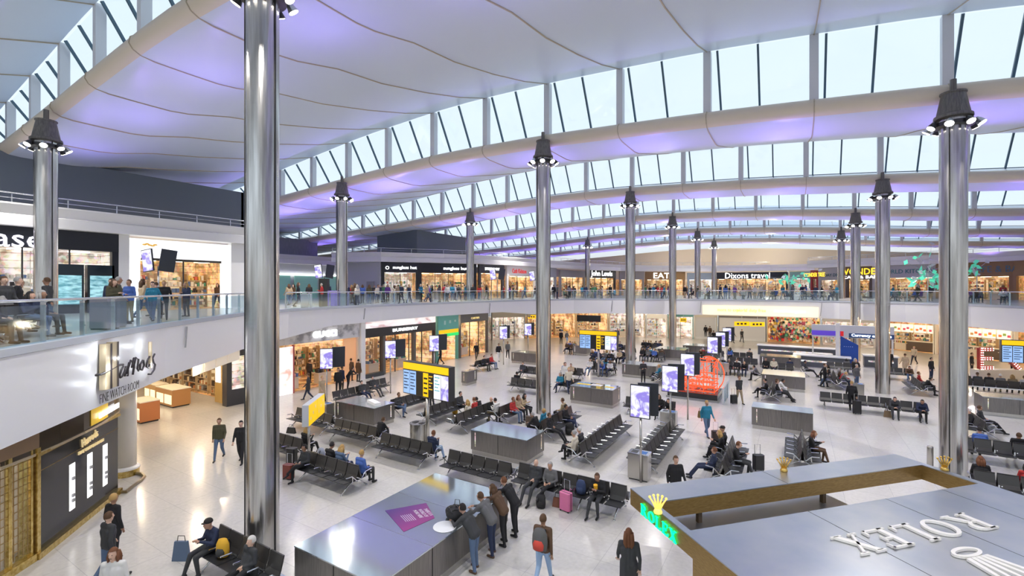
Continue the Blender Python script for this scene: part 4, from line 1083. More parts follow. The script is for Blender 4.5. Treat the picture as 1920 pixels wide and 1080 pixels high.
def deck_screen(x, y, rz, label, z1=2.3):
    r = empty('portrait_screen', (x,y,ZM), rz, label, 'screen', 'portrait advertising screens on poles')
    MB().tube([(0,.1,0),(0,.1,z1+.3)], .045, 12).build('pole', M_kick, r, smooth=True)
    for s in (-1,1):
        M = Matrix.Translation((s*.40, 0, z1)) @ Matrix.Rotation(.5*s, 4, 'Z') @ Matrix.Rotation(radians(8*s),4,'Y')
        c = MB().box(-.36,-.04,0,.36,.04,1.22,0,M).build('screen_case', cmat((.03,.035,.045),.4), r)
        if s < 0: MB().box(-.33,-.048,.04,.33,-.04,1.18,0,M).build('display', M_ad, c)
deck_screen(-29.8,11.6,T+.25,'violet portrait screen pair on the upper deck before the white framed shop')
x_, y_ = world_of(-17.0,42); 
deck_screen(x_,y_,T+.3,'violet portrait screen pair on the upper deck right of the nearest column')
x_, y_ = world_of(-1.6,50.5); deck_screen(x_,y_,T,'distant violet portrait screen on the upper deck left of the pale shop')
x_, y_ = world_of(3.0,58); deck_screen(x_,y_,T,'distant violet portrait screen on the upper deck beside the middle column')
# flight boards
def board(px, pyb, label, w=3.1, z0=2.25, hgt=1.5, rz=0, pole=True, name='flight_board'):
    p = spot(px, HOR+(pyb-HOR)*H/(H-z0))
    r = empty(name, p, rz, label, 'board')
    if pole: MB().tube([(0,.15,0),(0,.15,z0+.2)], .09, 14).build('pole', M_kick, r, smooth=True)
    MB().box(-w/2,0,z0,w/2,.35,z0+hgt).build('case', cmat((.045,.045,.05),.4), r)
    MB().box(-w/2+.03,-.02,z0+hgt-.34,w/2-.03,0,z0+hgt-.03).build('yellow_header', M_yellow, r)
    f = w/3.1
    for i, (x0, x1, kind) in enumerate(((-1.5,-1.08,'b'),(-1.04,-.62,'b'),(-.58,-.16,'d'),(-.12,.22,'y'),(.24,.55,'t'),(.6,1.02,'w'),(1.06,1.5,'a'))):
        x0 *= f; x1 *= f; za, zb = z0+.04, z0+hgt-.4
        mm = {'b':M_screenblue,'d':M_black,'y':M_yellow,'t':M_black,'w':mat('timetable_white',(.8,.85,.9),.3,emit=(.78,.86,.95),es=.95),'a':M_ad}[kind]
        s = MB().box(x0,-.02,za,x1,0,zb).build('screen', mm, r)
        if kind in 'bwt':
            for k in range(6 if kind == 'b' else 5):
                zz = zb-.14-k*(zb-za-.2)/6; cc = {'b':(.02,.05,.12),'w':(.15,.45,.5),'t':(.9,.55,.03)}[kind]
                MB().box(x0+.04,-.024,zz,x1-.04-(.1 if k%2 else 0),-.02,zz+.05).build('text_row', cmat(cc,.4,e=.4), s)
        if kind == 'y':
            for k in range(4): MB().box(x0+.05,-.024,za+.12+.22*k,x1-.05,-.02,za+.2+.22*k).build('text_row', M_black, s)
    return r
board(797,745,'left flight information board with yellow header on a steel pole above a bin', rz=-.12)
board(1121,655,'middle flight information board with yellow header, far behind the middle column', w=3.2)
board(1946,683,'flight information board with yellow header at the right edge', w=3.4, pole=True)
# yellow gate sign
ys = empty('yellow_sign', spot(579,862), T+pi/2+.11, 'tall folded yellow gate sign on a pale pole beside the nearest column', 'sign')
MB().tube([(0,0,0),(0,0,1.75)], .06, 12).build('pole', M_kick, ys, smooth=True)
MB().box(-.35,-.10,1.48,1.9,.16,2.36).build('sign_case', cmat((.62,.65,.70),.3), ys)
for i in range(2):
    p_ = MB().box(-.33+1.11*i,-.12,1.5,.75+1.11*i,-.10,2.34).build('yellow_face', M_yellow, ys)
    for k in range(3): MB().box(-.15+1.11*i+.3*k,-.125,1.7+.18*k,-.07+1.11*i+.3*k,-.12,1.82+.18*k).build('symbol', cmat((.95,.93,.85)), p_)
# bins
def bin_(px, py, label, round_=True, w=.75, h=1.0, dp=.5):
    r = empty('litter_bin', spot(px,py), 0, label, 'bin', 'steel litter bins')
    if round_:
        MB().lathe([(.40,.03),(.40,h-.05),(.42,h-.04),(.42,h)], 28).build('body', add_noise(mat('bin_steel',(.5,.48,.45),.25,.9),(4,4,.3),2,(.38,.35,.31),(.7,.68,.64)), r, smooth=False)
        for s in (-1,1): MB().box(s*.2-.1,-.12,h-.01,s*.2+.1,.12,h+.02).build('opening', M_black, r)
        MB().lathe([(.37,0),(.37,.03)], 28).build('base', M_black, r)
    else:
        MB().box(-w/2,-dp/2,.05,w/2,dp/2,h-.04).build('body', M_kick, r); MB().box(-w/2-.01,-dp/2-.01,h-.04,w/2+.01,dp/2+.01,h).build('rim', M_chrome, r)
        for s in (-1,1): MB().box(s*w*.22-.12,-dp*.3,h-.005,s*w*.22+.12,dp*.3,h+.004).build('opening', cmat((.05,.15,.4)) if s > 0 else M_black, r)
        MB().box(-w/2+.03,-dp/2+.03,0,w/2-.03,dp/2-.03,.05).build('base', M_black, r)
bin_(785,833,'round steel litter bin at the foot of the left flight board pole')
bin_(1199,897,'square steel litter bin under the nearest portrait screen', False)
bin_(1254,808,'square steel litter bin under the second portrait screen', False)
bin_(1129,699,'round steel litter bin at the foot of the middle flight board', True)
bin_(1354,702,'square steel litter bin under the farthest portrait screens', False, w=1.1)
bin_(613,790,'square steel litter bin left of the unit with the white box', False, w=.6)
bin_(1607,748,'square steel litter bin behind the man in a jacket, right seating area', False, w=.7)
bo = empty('steel_bollard', spot(1744,890), 0, 'short steel bollard post left of the large right column', 'bollard')
MB().lathe([(.10,0),(.10,1.05),(.09,1.1),(.02,1.11)], 16).build('post', M_kick, bo, smooth=True); MB().lathe([(.14,0),(.14,.02)], 16).build('base_plate', M_chrome, bo)
# hanging black screens below the far fascia
hs = empty('hanging_screens', (*on_poly(1104,EDGE)[0],0), .02, 'black hanging screens below the fascia behind the middle flight board', 'screen')
for s in (-1,1): MB().box(s*.8-.78,-.1,2.95,s*.8+.78,.02,3.75,0).build('screen', M_black, hs)
MB().box(-.03,-.02,3.0,.03,.05,4.2).build('bracket', M_rail, hs)
def hang_sign(px, py, w, label, z=3.1, cc=None):
    d = F*(H-z)/(py-HOR); x, y = world_of((px-960)/F*d, d)
    r = empty('hanging_sign', (x,y,z), T, label, 'sign', 'yellow wayfinding signs')
    MB().box(-w/2,-.05,-.25,w/2,.05,.25).build('panel', cc or M_yellow, r)
    MB().tube([(0,0,.25),(0,0,.95)], .02, 6).build('hanger', M_rail, r)
    for i in range(3): MB().box(-w*.35+i*w*.25,-.055,-.1,-w*.35+i*w*.25+w*.15,-.05,.1).build('symbol', M_black, r)
hang_sign(1391,607,1.7,'left of two yellow hanging signs over the corridor below the cream banner')
hang_sign(1420,608,1.6,'right of two yellow hanging signs over the corridor below the cream banner')
hang_sign(997,594,1.3,'yellow hanging sign in the recess left of the middle column')
hang_sign(1281,600,.8,'small yellow sign beside the teal lift lobby')
# ------------------------------------------------------------------ red wire sculpture on black plinth
sc = spot(1300,752); sp = empty('display_plinth', (sc.x-.15,sc.y+1.5,0), 0, 'low glossy black plinth with glass side barriers under the red sculpture', 'plinth')
MB().box(-1.9,-1.5,.12,1.9,1.5,.45).build('body', cmat((.02,.02,.022),.12), sp); MB().box(-2.0,-1.6,0,2.0,1.6,.12).build('step', cmat((.3,.3,.3),.3), sp)
gb = empty('glass_barrier', (sc.x-.15,sc.y+1.5,0), 0, 'waist high glass barrier on posts along the right of the black plinth', 'barrier')
for i in range(3):
    MB().box(2.35,-1.9+i*1.3,0,2.38,-.7+i*1.3,.95).build('glass_panel', M_glass, gb)
    MB().box(2.3,-1.95+i*1.3,0,2.42,-1.88+i*1.3,.98).build('post', M_rail, gb)
MB().bar((2.36,-1.95,.97),(2.36,2.0,.97),.07,.05).build('top_rail', M_rail, gb)
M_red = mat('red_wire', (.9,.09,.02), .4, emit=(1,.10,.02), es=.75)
sr = empty('wire_sculpture', (sc.x-.15,sc.y+1.5,.45), 0, 'orange red openwork wire sculpture standing on the glossy black plinth', 'sculpture')
rr = random.Random(12)
def hoop(c, r, ax, n=18, a0=0, a1=2*pi, rad=.035):
    pts = []
    for i in range(n+1):
        a = a0+(a1-a0)*i/n
        p = {'y':Vector((cos(a),0,sin(a))),'x':Vector((0,cos(a),sin(a))),'z':Vector((cos(a),sin(a),0))}[ax]*r
        pts.append(Vector(c)+p)
    return MB().tube(pts, rad, 6)
for (c, r_, ax) in (((1.1,-.4,1.15),1.15,'y'),((1.15,.2,1.1),1.05,'y')): hoop(c, r_, ax, 22, -.9, 1.9).build('arched_rib', M_red, sr, smooth=True)
for i in range(3): hoop((-.9+i*.8,-.4+.3*i,.5), .42, 'y').build('wheel_ring', M_red, sr, smooth=True)
tb = MB()
for i in range(110):
    x = rr.uniform(-1.6,1.6); hmax = .75 if x < -.1 else 2.05; z = rr.uniform(.08,hmax); y = rr.uniform(-.9,.7)
    d_ = Vector((rr.uniform(-1,1),rr.uniform(-1,1),rr.uniform(-.6,.6))).normalized()*rr.uniform(.15,.4)
    p = Vector((x,y,z)); mid = p+d_*.5+Vector((0,0,rr.uniform(-.1,.15)))
    a_, b_ = p, p+d_
    b_.z = max(.03,b_.z); a_.z = max(.03,a_.z); mid.z = max(.03,mid.z)
    tb.tube([a_,mid,b_], .025, 5)
tag(tb.build('wire_tangle', M_red, sr, smooth=True), kind='stuff')
bd = MB(); 
for z in (.08,.42,.75): bd.tube([(-1.6,-.9,z),(1.6,-.9,z),(1.7,.7,z),(-1.6,.7,z),(-1.6,-.9,z)], .04, 6)
for x in (-1.6,-.8,0,.8,1.6):
    for y in (-.9,.7): bd.tube([(x,y,.0),(x,y,.78 if x < .1 else 2.0)], .035, 6)
bd.tube([(0,-.9,1.3),(1.6,-.9,1.3)], .035, 6); bd.tube([(0,-.9,2.0),(1.6,-.9,2.0),(1.7,.7,2.0),(0,.7,2.0),(0,-.9,2.0)], .035, 6)
bd.build('frame', M_red, sr, smooth=True)
for o_ in (sr, sp, gb): o_.scale = (.80,.80,1)
# ------------------------------------------------------------------ currency booth, counters, letters
def white_counter(px, py, L, dp, rz, label, h=1.05, front=None):
    r = empty('white_counter', spot(px,py), rz, label, 'counter')
    MB().box(-L/2,-dp/2,0,L/2,dp/2,h-.08).build('front', front or cmat((.10,.11,.13),.3), r); MB().box(-L/2-.1,-dp/2-.15,h-.08,L/2+.1,dp/2+.05,h+.02).build('worktop', cmat((.85,.86,.88),.25), r)
    MB().box(-L/2+.3,-dp/2-.01,.45,L/2-.3,-dp/2,.6).build('light_band', M_cool, r)
    return r
white_counter(1492,668,7,1.0,-.02,'long white topped counter before the souvenir shop')
white_counter(1540,688,4.2,1.0,-.05,'white counter with dark front left of the blue bureau sign')
white_counter(1650,688,2.4,1.0,0,'white counter with dark front right of the blue bureau sign')
bs = empty('blue_sign', spot(1590,690), 0, 'tall slanted royal blue bureau sign panel with pale dotted print', 'sign')
MB().add([(-.55,0,0),(.75,0,0),(.75,0,2.1),(-.55,0,2.85),(-.55,.12,0),(.75,.12,0),(.75,.12,2.1),(-.55,.12,2.85)],[(0,1,2,3),(7,6,5,4),(0,4,5,1),(1,5,6,2),(2,6,7,3),(3,7,4,0)]).build('panel', cmat((.015,.07,.36),.35), bs)
MB().box(-.9,0,0,-.6,.3,4.0).build('white_post', M_white, bs)
for i in range(5): MB().box(-.3+.15*i,-.01,1.9,-.25+.15*i,0,1.95).build('dot', cmat((.5,.6,.9)), bs)
ov = empty('bureau_header', spot(1612,690)+Vector((0,1.2,0)), 0, 'white and navy header over the bureau counter with lit lettering', 'sign')
MB().box(-3.6,0,2.55,2.6,.4,3.7).build('header_panel', cmat((.72,.74,.78),.4), ov); MB().box(-.7,-.03,2.6,2.6,0,3.0).build('navy_strip', cmat((.03,.08,.22),.3), ov); MB().box(-3.6,-.03,2.7,-1.3,0,3.15).build('violet_strip', cmat((.12,.06,.55),.3,e=.4), ov)
MB().box(-1.35,-.04,2.7,-1.1,-.03,3.15).build('red_square', cmat((.8,.03,.03),.3,e=.3), ov)
for xx in (-3.5, 2.5): MB().box(xx-.06,.1,-0,xx+.06,.3,2.55).build('post', M_white, ov)
text('Currency exchange', (.95,-.06,2.8), (1,0,0), (0,0,1), .35, LT, ov, width=2.9)
el = empty('bulb_letters', spot(1838,716), T, 'big red letters studded with white bulbs near the right edge', 'letters')
M_redl = cmat((.35,.03,.02),.4); 
def bulb_stroke(a, b, nm='letter_stroke'):
    s = MB().bar((a[0],0,a[1]),(b[0],0,b[1]),.30,.22,up=(0,1,0)).build(nm, M_redl, el)
    L = math.hypot(b[0]-a[0],b[1]-a[1]); k = int(L/.17); g = MB()
    for i in range(k+1):
        for o_ in (-.07,.07):
            t = i/max(1,k); dx, dz = (b[0]-a[0])/L, (b[1]-a[1])/L
            g.ell((a[0]+(b[0]-a[0])*t-dz*o_,-.16,a[1]+(b[1]-a[1])*t+dx*o_), .035,.03,.035,6,4)
    g.build('bulb_string', M_led, s)
for a_, b_ in (((0,1.0),(0,2.6)),((0,2.5),(.85,2.5)),((0,1.8),(.8,1.8)),((0,1.1),(.85,1.1)),((2.0,2.6),(2.25,1.7)),((2.25,1.7),(2.9,1.0))): bulb_stroke(a_, b_)
MB().box(-.4,-.3,.0,3.4,.4,.95).build('stand', cmat((.55,.50,.44),.4), el)
# mint leaf sculptures on the deck, right
def leaves(px, py, dist, n, label, spread=1.2, seed=1, tall=1.6, zf=None):
    x, y = world_of((px-960)/F*dist, dist); z = H-(py-HOR)/F*dist
    r = empty('leaf_sculpture', (x,y,ZM), T, label, 'sculpture'); q = random.Random(seed)
    MB().tube([(0,0,0),(0,.02,z-ZM)], .04, 6).build('stem', M_rail, r)
    for i in range(n):
        c = Vector((q.gauss(0,spread*.45), q.uniform(-.5,.5), z-ZM+q.gauss(0,tall*.4)))
        M = Matrix.Translation(c) @ Matrix.Rotation(q.uniform(0,6.3),4,'Y') @ Matrix.Rotation(q.uniform(-.8,.8),4,'X')
        L = q.uniform(.25,.55)
        MB().add([M @ Vector(v) for v in ((-L,0,0),(0,-.02,.13*1.5),(L,0,0),(0,.02,-.13*1.5))],[(0,1,2,3)]).build('leaf', mat('mint_leaf', (.10,.62,.40), .4, emit=(.12,.75,.48), es=.35) if q.random() < .75 else cmat((.85,.88,.9),.3), r)
        MB().tube([(0,0,z-ZM), c], .012, 4).build('twig', M_rail, r)
leaves(1740,512,44,34,'big mint green leaf sculpture left of the large right column',2.2,4,2.0)
leaves(1832,505,44,12,'smaller mint leaf sculpture right of the large right column',1.4,5,1.2)
leaves(1478,522,66,30,'distant mint leaf sculpture in front of the red and white cafe',3.2,6,1.0)
# ------------------------------------------------------------------ bronze display canopy, right foreground
ZC = 2.8; CF = .36
cA, cB, cE = spot(1182,915,ZC), spot(1678,851,ZC), spot(1385,1080,ZC)
u = (cB-cA); LU = u.length; u.normalize(); v = Vector((u.y,-u.x,0))
if (cE-cA).dot(v) < 0: v = -v
rzc = atan2(u.y,u.x)
LV = 6.2
def cl(px, py, z=ZC):
    d = spot(px,py,z)-cA; return d.dot(u), d.dot(v)
cn = empty('bronze_canopy', (cA.x,cA.y,0), rzc, 'large bronze edged canopy of a watch display counter with steel top, right foreground', 'canopy')
f1 = cl(1245,939); f2 = cl(1728,872); n1 = cl(1295,995); n2 = cl(1835,906)
iu0, iv0 = cl(1252,943); iu0 = max(.2, cl(1270,975)[0]); iv0 = (f1[1]+f2[1])/2; iu1 = (f2[0]+n2[0])/2; iv1 = (n1[1]+n2[1])/2
iu0 = (cl(1245,955)[0]+n1[0])/2
def onface(px, py):   # left face of the canopy
    c0 = cA; c1 = cA+v; s = on_line(px, (c0.x,c0.y), (c1.x,c1.y)); p = Vector((s[0],s[1],0)); return (p-cA).dot(v), H-(py-HOR)/F*s[2]
M_ctop = add_noise(mat('canopy_top', (.42,.45,.5), .28, .9), (1,1,1), .9, (.40,.44,.50), (.52,.53,.55))
rw_ = LU+0
def cb(x0,v0,x1,v1,z0,z1,nm,m,par=cn): return MB().box(x0,-v1,z0,x1,-v0,z1).build(nm, m, par)
e_ = .06
cb(0,0,LU,iv0,ZC-.02,ZC,'top_panel',M_ctop); cb(0,iv0,iu0,iv1,ZC-.02,ZC,'top_panel',M_ctop); cb(iu1,iv0,LU,iv1,ZC-.02,ZC,'top_panel',M_ctop); cb(0,iv1,LU,LV,ZC-.02,ZC,'top_panel',M_ctop)
cb(0,0,LU,e_,ZC-CF,ZC-.02,'fascia_panel',M_bronze); cb(0,e_,e_,LV,ZC-CF,ZC-.02,'fascia_panel',M_bronze); cb(LU-e_,e_,LU,LV,ZC-CF,ZC-.02,'fascia_panel',M_bronze); cb(e_,LV-e_,LU-e_,LV,ZC-CF,ZC-.02,'fascia_panel',M_bronze)
cb(iu0-.03,iv0-.03,iu1+.03,iv0,ZC-CF,ZC-.02,'inner_fascia',M_bronze); cb(iu1,iv0,iu1+.03,iv1,ZC-CF,ZC-.02,'inner_fascia',M_bronze); cb(iu0-.03,iv0,iu0,iv1,ZC-CF,ZC-.02,'inner_fascia',M_bronze); cb(iu0-.03,iv1,iu1+.03,iv1+.03,ZC-CF,ZC-.02,'inner_fascia',M_bronze)
cb(e_,e_,LU-e_,iv0-.03,ZC-CF,ZC-CF+.02,'soffit',M_bronze); cb(e_,iv1+.03,LU-e_,LV-e_,ZC-CF,ZC-CF+.02,'soffit',M_bronze)
for fu in (.36,.62,.83): 
    cb(LU*fu,iv1,LU*fu+.012,LV,ZC,ZC+.002,'panel_joint',M_black)
cb(LU*.45,0,LU*.45+.012,iv0,ZC,ZC+.002,'panel_joint',M_black); 
lv = cl(1675,930,2.15)[0] if False else iu0+(iu1-iu0)*.66
cb(iu0+.4,.15,lv,iv0+.3,2.16,2.2,'lower_shelf',M_ctop); cb(iu0+.4,.15,lv,iv0+.3,2.06,2.16,'lower_shelf_edge',M_bronze)
for pu in (.18,.74): cb(iu0+(iu1-iu0)*pu*.8,iv0-.14,iu0+(iu1-iu0)*pu*.8+.09,iv0-.05,2.2,ZC-CF+.02,'strut',cmat((.06,.04,.02),.4))
pv0, pv1 = onface(1297,1047)[0], onface(1350,1080)[0]
for pu, pv in ((.02,pv0),(.02,LV-.6),(LU-.5,LV-.6)): cb(pu,pv,pu+.3,pv+(pv1-pv0),0,ZC-CF,'leg_post',M_bronze)
cb(1.3,iv1+.3,LU-.6,LV-.6,0,1.0,'display_counter',cmat((.05,.045,.04),.2)); cb(1.25,iv1+.25,LU-.5,LV-.5,1.0,1.05,'counter_glass_top',M_top)
# serif capitals built stroke by stroke
def serif(ch):
    P = []   # list of polygons in unit height letter space
    def bx(x0,y0,x1,y1): P.append([(x0,y0),(x1,y0),(x1,y1),(x0,y1)])
    def ring(cx,cy,rx,ry,t,a0=0,a1=2*pi,n=20,tx=None):
        for i in range(n):
            a, b = a0+(a1-a0)*i/n, a0+(a1-a0)*(i+1)/n
            ti = lambda q: t*(.45+.55*abs(cos(q)))
            P.append([(cx+rx*cos(a),cy+ry*sin(a)),(cx+rx*cos(b),cy+ry*sin(b)),(cx+(rx-ti(b))*cos(b),cy+(ry-ti(b))*sin(b)),(cx+(rx-ti(a))*cos(a),cy+(ry-ti(a))*sin(a))])
    if ch == 'R':
        bx(.10,0,.25,1); bx(0,0,.36,.06); bx(0,.94,.3,1); ring(.38,.74,.30,.26,.14,-pi/2,pi/2,12); bx(.25,.94,.4,1); bx(.25,.48,.4,.54); P.append([(.36,.5),(.50,.5),(.86,.05),(.70,.05)]); bx(.64,0,.95,.06); w=.95
    if ch == 'O': ring(.45,.5,.45,.5,.16); w=.9
    if ch == 'L': bx(.10,0,.25,1); bx(0,.94,.36,1); bx(0,0,.7,.07); P.append([(.62,0),(.72,0),(.74,.26),(.68,.26)]); w=.75
    if ch == 'E': bx(.10,0,.25,1); bx(0,.94,.7,1); bx(0,0,.74,.07); bx(.25,.48,.5,.55); bx(.48,.38,.53,.64); P.append([(.64,1),(.70,1),(.70,.74),(.66,.74)]); P.append([(.66,0),(.76,0),(.78,.26),(.72,.26)]); w=.78
    if ch == 'X': P.append([(.08,.97),(.26,.97),(.80,.03),(.62,.03)]); P.append([(.66,.97),(.74,.97),(.20,.03),(.12,.03)]); bx(0,.94,.32,1); bx(.56,.94,.84,1); bx(.02,0,.3,.06); bx(.52,0,.86,.06); w=.86
    return P, w
def serif_word(word, org, right, up, hgt, mat_, parent, width, th=.03):
    tot = sum(serif(c)[1] for c in word)+.18*(len(word)-1); k = width/tot; x = 0; r_ = Vector(right).normalized(); u_ = Vector(up).normalized(); nn_ = r_.cross(u_)
    for c in word:
        P, w_ = serif(c); mb = MB()
        for poly in P:
            A_ = [Vector(org)+r_*((x+px_)*k)+u_*(py_*hgt) for px_, py_ in poly]; B_ = [p+nn_*th for p in A_]; m_ = len(poly)
            mb.add(A_+B_, [tuple(range(m_))[::-1], tuple(range(m_,2*m_))]+[(i,(i+1)%m_,m_+(i+1)%m_,m_+i) for i in range(m_)])
        mb.build('letter', mat_, parent); x += w_+.18
M_green = mat('green_neon', (.0,.8,.2), .4, emit=(.0,1,.25), es=2.2)
gs = empty('green_letters_sign', (cA.x,cA.y,0), rzc, 'glowing green serif lettering on the bronze side of the canopy', 'sign')
g0_ = onface(1204,965); g1_ = onface(1270,1010)
gw = abs(g1_[0]-g0_[0])
serif_word('ROLEX', (-.012,-g0_[0],ZC-CF+.025), (0,-1,0), (0,0,1), .215, M_green, gs, gw, .03)
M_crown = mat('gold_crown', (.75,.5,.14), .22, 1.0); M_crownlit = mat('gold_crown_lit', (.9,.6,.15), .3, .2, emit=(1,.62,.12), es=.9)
def crown(p, label, m, hgt=.34, rz=0):
    r = empty('gold_crown', p, rz, label, 'crown', 'small gold crowns on the canopy')
    MB().lathe([(.075,0),(.085,.03),(.07,.06),(.06,.09)], 20).build('band', m, r, smooth=True)
    for i in range(5):
        a = (i-2)*.32; tip = Vector((sin(a)*hgt*.72, .0, .08+cos(a)*(hgt-.1)))
        b = MB().tube([(sin(a)*.05,0,.07), tip*.6+Vector((0,0,.02)), tip], [.022,.018,.012], 8); b.ell(tip+Vector((0,0,.01)), .026,.026,.026,10,6); b.build('prong', m, r, smooth=True)
    return r
crown(spot(1470,884,ZC),'unlit gold crown standing on the far edge of the canopy', M_crown, rz=T-.2)
crown(spot(1771,882,ZC),'unlit gold crown standing at the right edge of the canopy before the large column', M_crown, rz=T-.2)
pcw = cA+v*onface(1237,1000)[0]-u*.04
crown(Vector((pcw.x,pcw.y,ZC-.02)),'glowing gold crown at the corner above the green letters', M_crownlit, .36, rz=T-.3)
wl_ = empty('raised_letters_sign', (cA.x,cA.y,0), rzc, 'large upside down pale raised lettering with emblem on the steel canopy top', 'sign')
M_raise = cmat((.80,.78,.74), .3)
xa = cl(1577,1030); xb = cl(1862,968)
ra = cl(1866,998); rb = cl(1573,1008); 
# baseline runs from R (right) to X (left); letters face away from the viewer
b0_ = cl(1785,968); 
base_v = (cl(1573,1008)[1]+cl(1785,969)[1])/2; base_u0 = cl(1862,995)[0]; base_u1 = cl(1573,1008)[0]
hv = (cl(1640,1036)[1]+cl(1865,996)[1])/2
uR = cl(1820,982)[0]+.28; uL = cl(1600,1022)[0]-.22
serif_word('ROLEX', (uR,-(min(base_v,hv)),ZC+.005), (-1,0,0), (0,-1,0), abs(hv-base_v), M_raise, wl_, uR-uL, .04)
em = MB(); c0_ = cl(1800,1040)
def ring_flat(mb, cx, cy, rx, ry, t, z0, z1, n=24):
    for i in range(n):
        a, b = 2*pi*i/n, 2*pi*(i+1)/n
        P = [(cx+rx*cos(a),cy+ry*sin(a)),(cx+rx*cos(b),cy+ry*sin(b)),(cx+(rx-t)*cos(b),cy+(ry-t)*sin(b)),(cx+(rx-t)*cos(a),cy+(ry-t)*sin(a))]
        mb.prism(P, z0, z1)
ring_flat(em, c0_[0]+.12, -c0_[1]-.02, .30,.13,.06, ZC+.005, ZC+.045)
em.build('emblem_ring', M_raise, wl_)
for i in range(5):
    a = (i-2)*.17; bx_ = c0_[0]+.12+(i-2)*.10; by_ = -c0_[1]-.16
    ex, ey = bx_+(i-2)*.16, by_-1.15
    MB().prism([(bx_-.045,by_),(bx_+.045,by_),(ex+.02,ey),(ex-.02,ey)], ZC+.005, ZC+.045).build('emblem_ray', M_raise, wl_)
# ------------------------------------------------------------------ people
DUMMY = [cmat((.5,.5,.5),.8) for _ in range(5)]
M_eye = cmat((.02,.02,.02), .3)
def capsule(mb, a, b, ra, rb, n=10, fl=None):
    a, b = Vector(a), Vector(b); d = (b-a)
    if d.length < 1e-4: d = Vector((0,0,.001))
    d.normalize(); P = []; R = []
    for t in (-.95,-.7,-.35,0): P.append(a+d*ra*t); R.append(ra*sqrt(1-t*t))
    for t in (0,.35,.7,.95): P.append(b+d*rb*t); R.append(rb*sqrt(1-t*t))
    mb.tube(P, R, n)
STAND = dict(pel=(0,0,.95), che=(0,.0,1.28), nec=(0,.0,1.45), hed=(0,-.02,1.62), sh=((-.18,0,1.41),(.18,0,1.41)), el=((-.24,.02,1.12),(.24,.02,1.12)), wr=((-.24,-.06,.86),(.24,-.06,.86)),
 hp=((-.09,0,.92),(.09,0,.92)), kn=((-.10,-.01,.49),(.10,-.01,.49)), an=((-.11,.02,.08),(.11,.02,.08)))
def pose(base, **k): d = dict(base); d.update(k); return d
WALK = pose(STAND, kn=((-.10,-.14,.50),(.10,.02,.49)), an=((-.10,-.28,.09),(.10,.30,.14)), el=((-.24,.10,1.13),(.24,-.04,1.13)), wr=((-.24,.05,.88),(.24,-.24,.93)))
WALKB = pose(STAND, kn=((-.09,.04,.49),(.09,-.12,.50)), an=((-.10,.26,.12),(.10,-.2,.08)), el=((-.24,-.04,1.13),(.25,.14,1.14)), wr=((-.22,-.22,.95),(.28,.24,.92)))
FOLD = pose(STAND, el=((-.27,-.03,1.12),(.27,-.03,1.12)), wr=((.04,-.22,1.14),(-.04,-.20,1.10)))
PHONE = pose(STAND, hed=(0,-.06,1.60), el=((-.23,-.02,1.12),(.24,-.02,1.12)), wr=((-.06,-.27,1.20),(.08,-.26,1.19)))
LEAN = pose(STAND, pel=(0,.10,.93), che=(0,-.10,1.20), nec=(0,-.20,1.36), hed=(0,-.30,1.48), sh=((-.18,-.17,1.33),(.18,-.17,1.33)), el=((-.24,-.36,1.12),(.24,-.36,1.12)), wr=((-.10,-.55,1.12),(.10,-.55,1.12)), hp=((-.09,.09,.90),(.09,.09,.90)), kn=((-.10,.05,.48),(.12,.12,.48)), an=((-.12,.08,.08),(.14,.20,.08)))
SIT = dict(pel=(0,.02,.585), che=(0,.06,.86), nec=(0,.03,1.04), hed=(0,-.01,1.21), sh=((-.18,.05,1.0),(.18,.05,1.0)), el=((-.24,.02,.74),(.24,.02,.74)), wr=((-.12,-.22,.66),(.12,-.22,.66)),
 hp=((-.09,0,.585),(.09,0,.585)), kn=((-.12,-.42,.56),(.12,-.42,.56)), an=((-.12,-.44,.09),(.12,-.48,.09)))
SITPH = pose(SIT, hed=(0,-.07,1.18), che=(0,.03,.86), wr=((-.06,-.30,.86),(.07,-.28,.84)), el=((-.24,-.06,.74),(.24,-.06,.74)), kn=((-.10,-.42,.54),(.14,-.42,.54)), an=((-.14,-.55,.09),(.14,-.36,.09)))
SITX = pose(SIT, kn=((-.06,-.42,.56),(.10,-.42,.66)), an=((-.08,-.44,.09),(-.12,-.60,.38)), el=((-.25,.0,.75),(.25,.0,.75)), wr=((-.08,-.26,.70),(.12,-.22,.72)))
SITBK = pose(SIT, pel=(0,-.06,.58), che=(0,.05,.82), hed=(0,.06,1.17), kn=((-.14,-.50,.50),(.14,-.50,.50)), an=((-.12,-.80,.09),(.14,-.74,.09)), wr=((-.05,-.12,.66),(.05,-.14,.68)))
SITFW = pose(SIT, che=(0,-.10,.82), nec=(0,-.18,.97), hed=(0,-.26,1.08), sh=((-.17,-.12,.94),(.17,-.12,.94)), el=((-.22,-.32,.66),(.22,-.32,.66)), wr=((-.05,-.46,.66),(.05,-.46,.66)))
BONES_Z = dict(skin=0, top=1, leg=2, shoe=3)
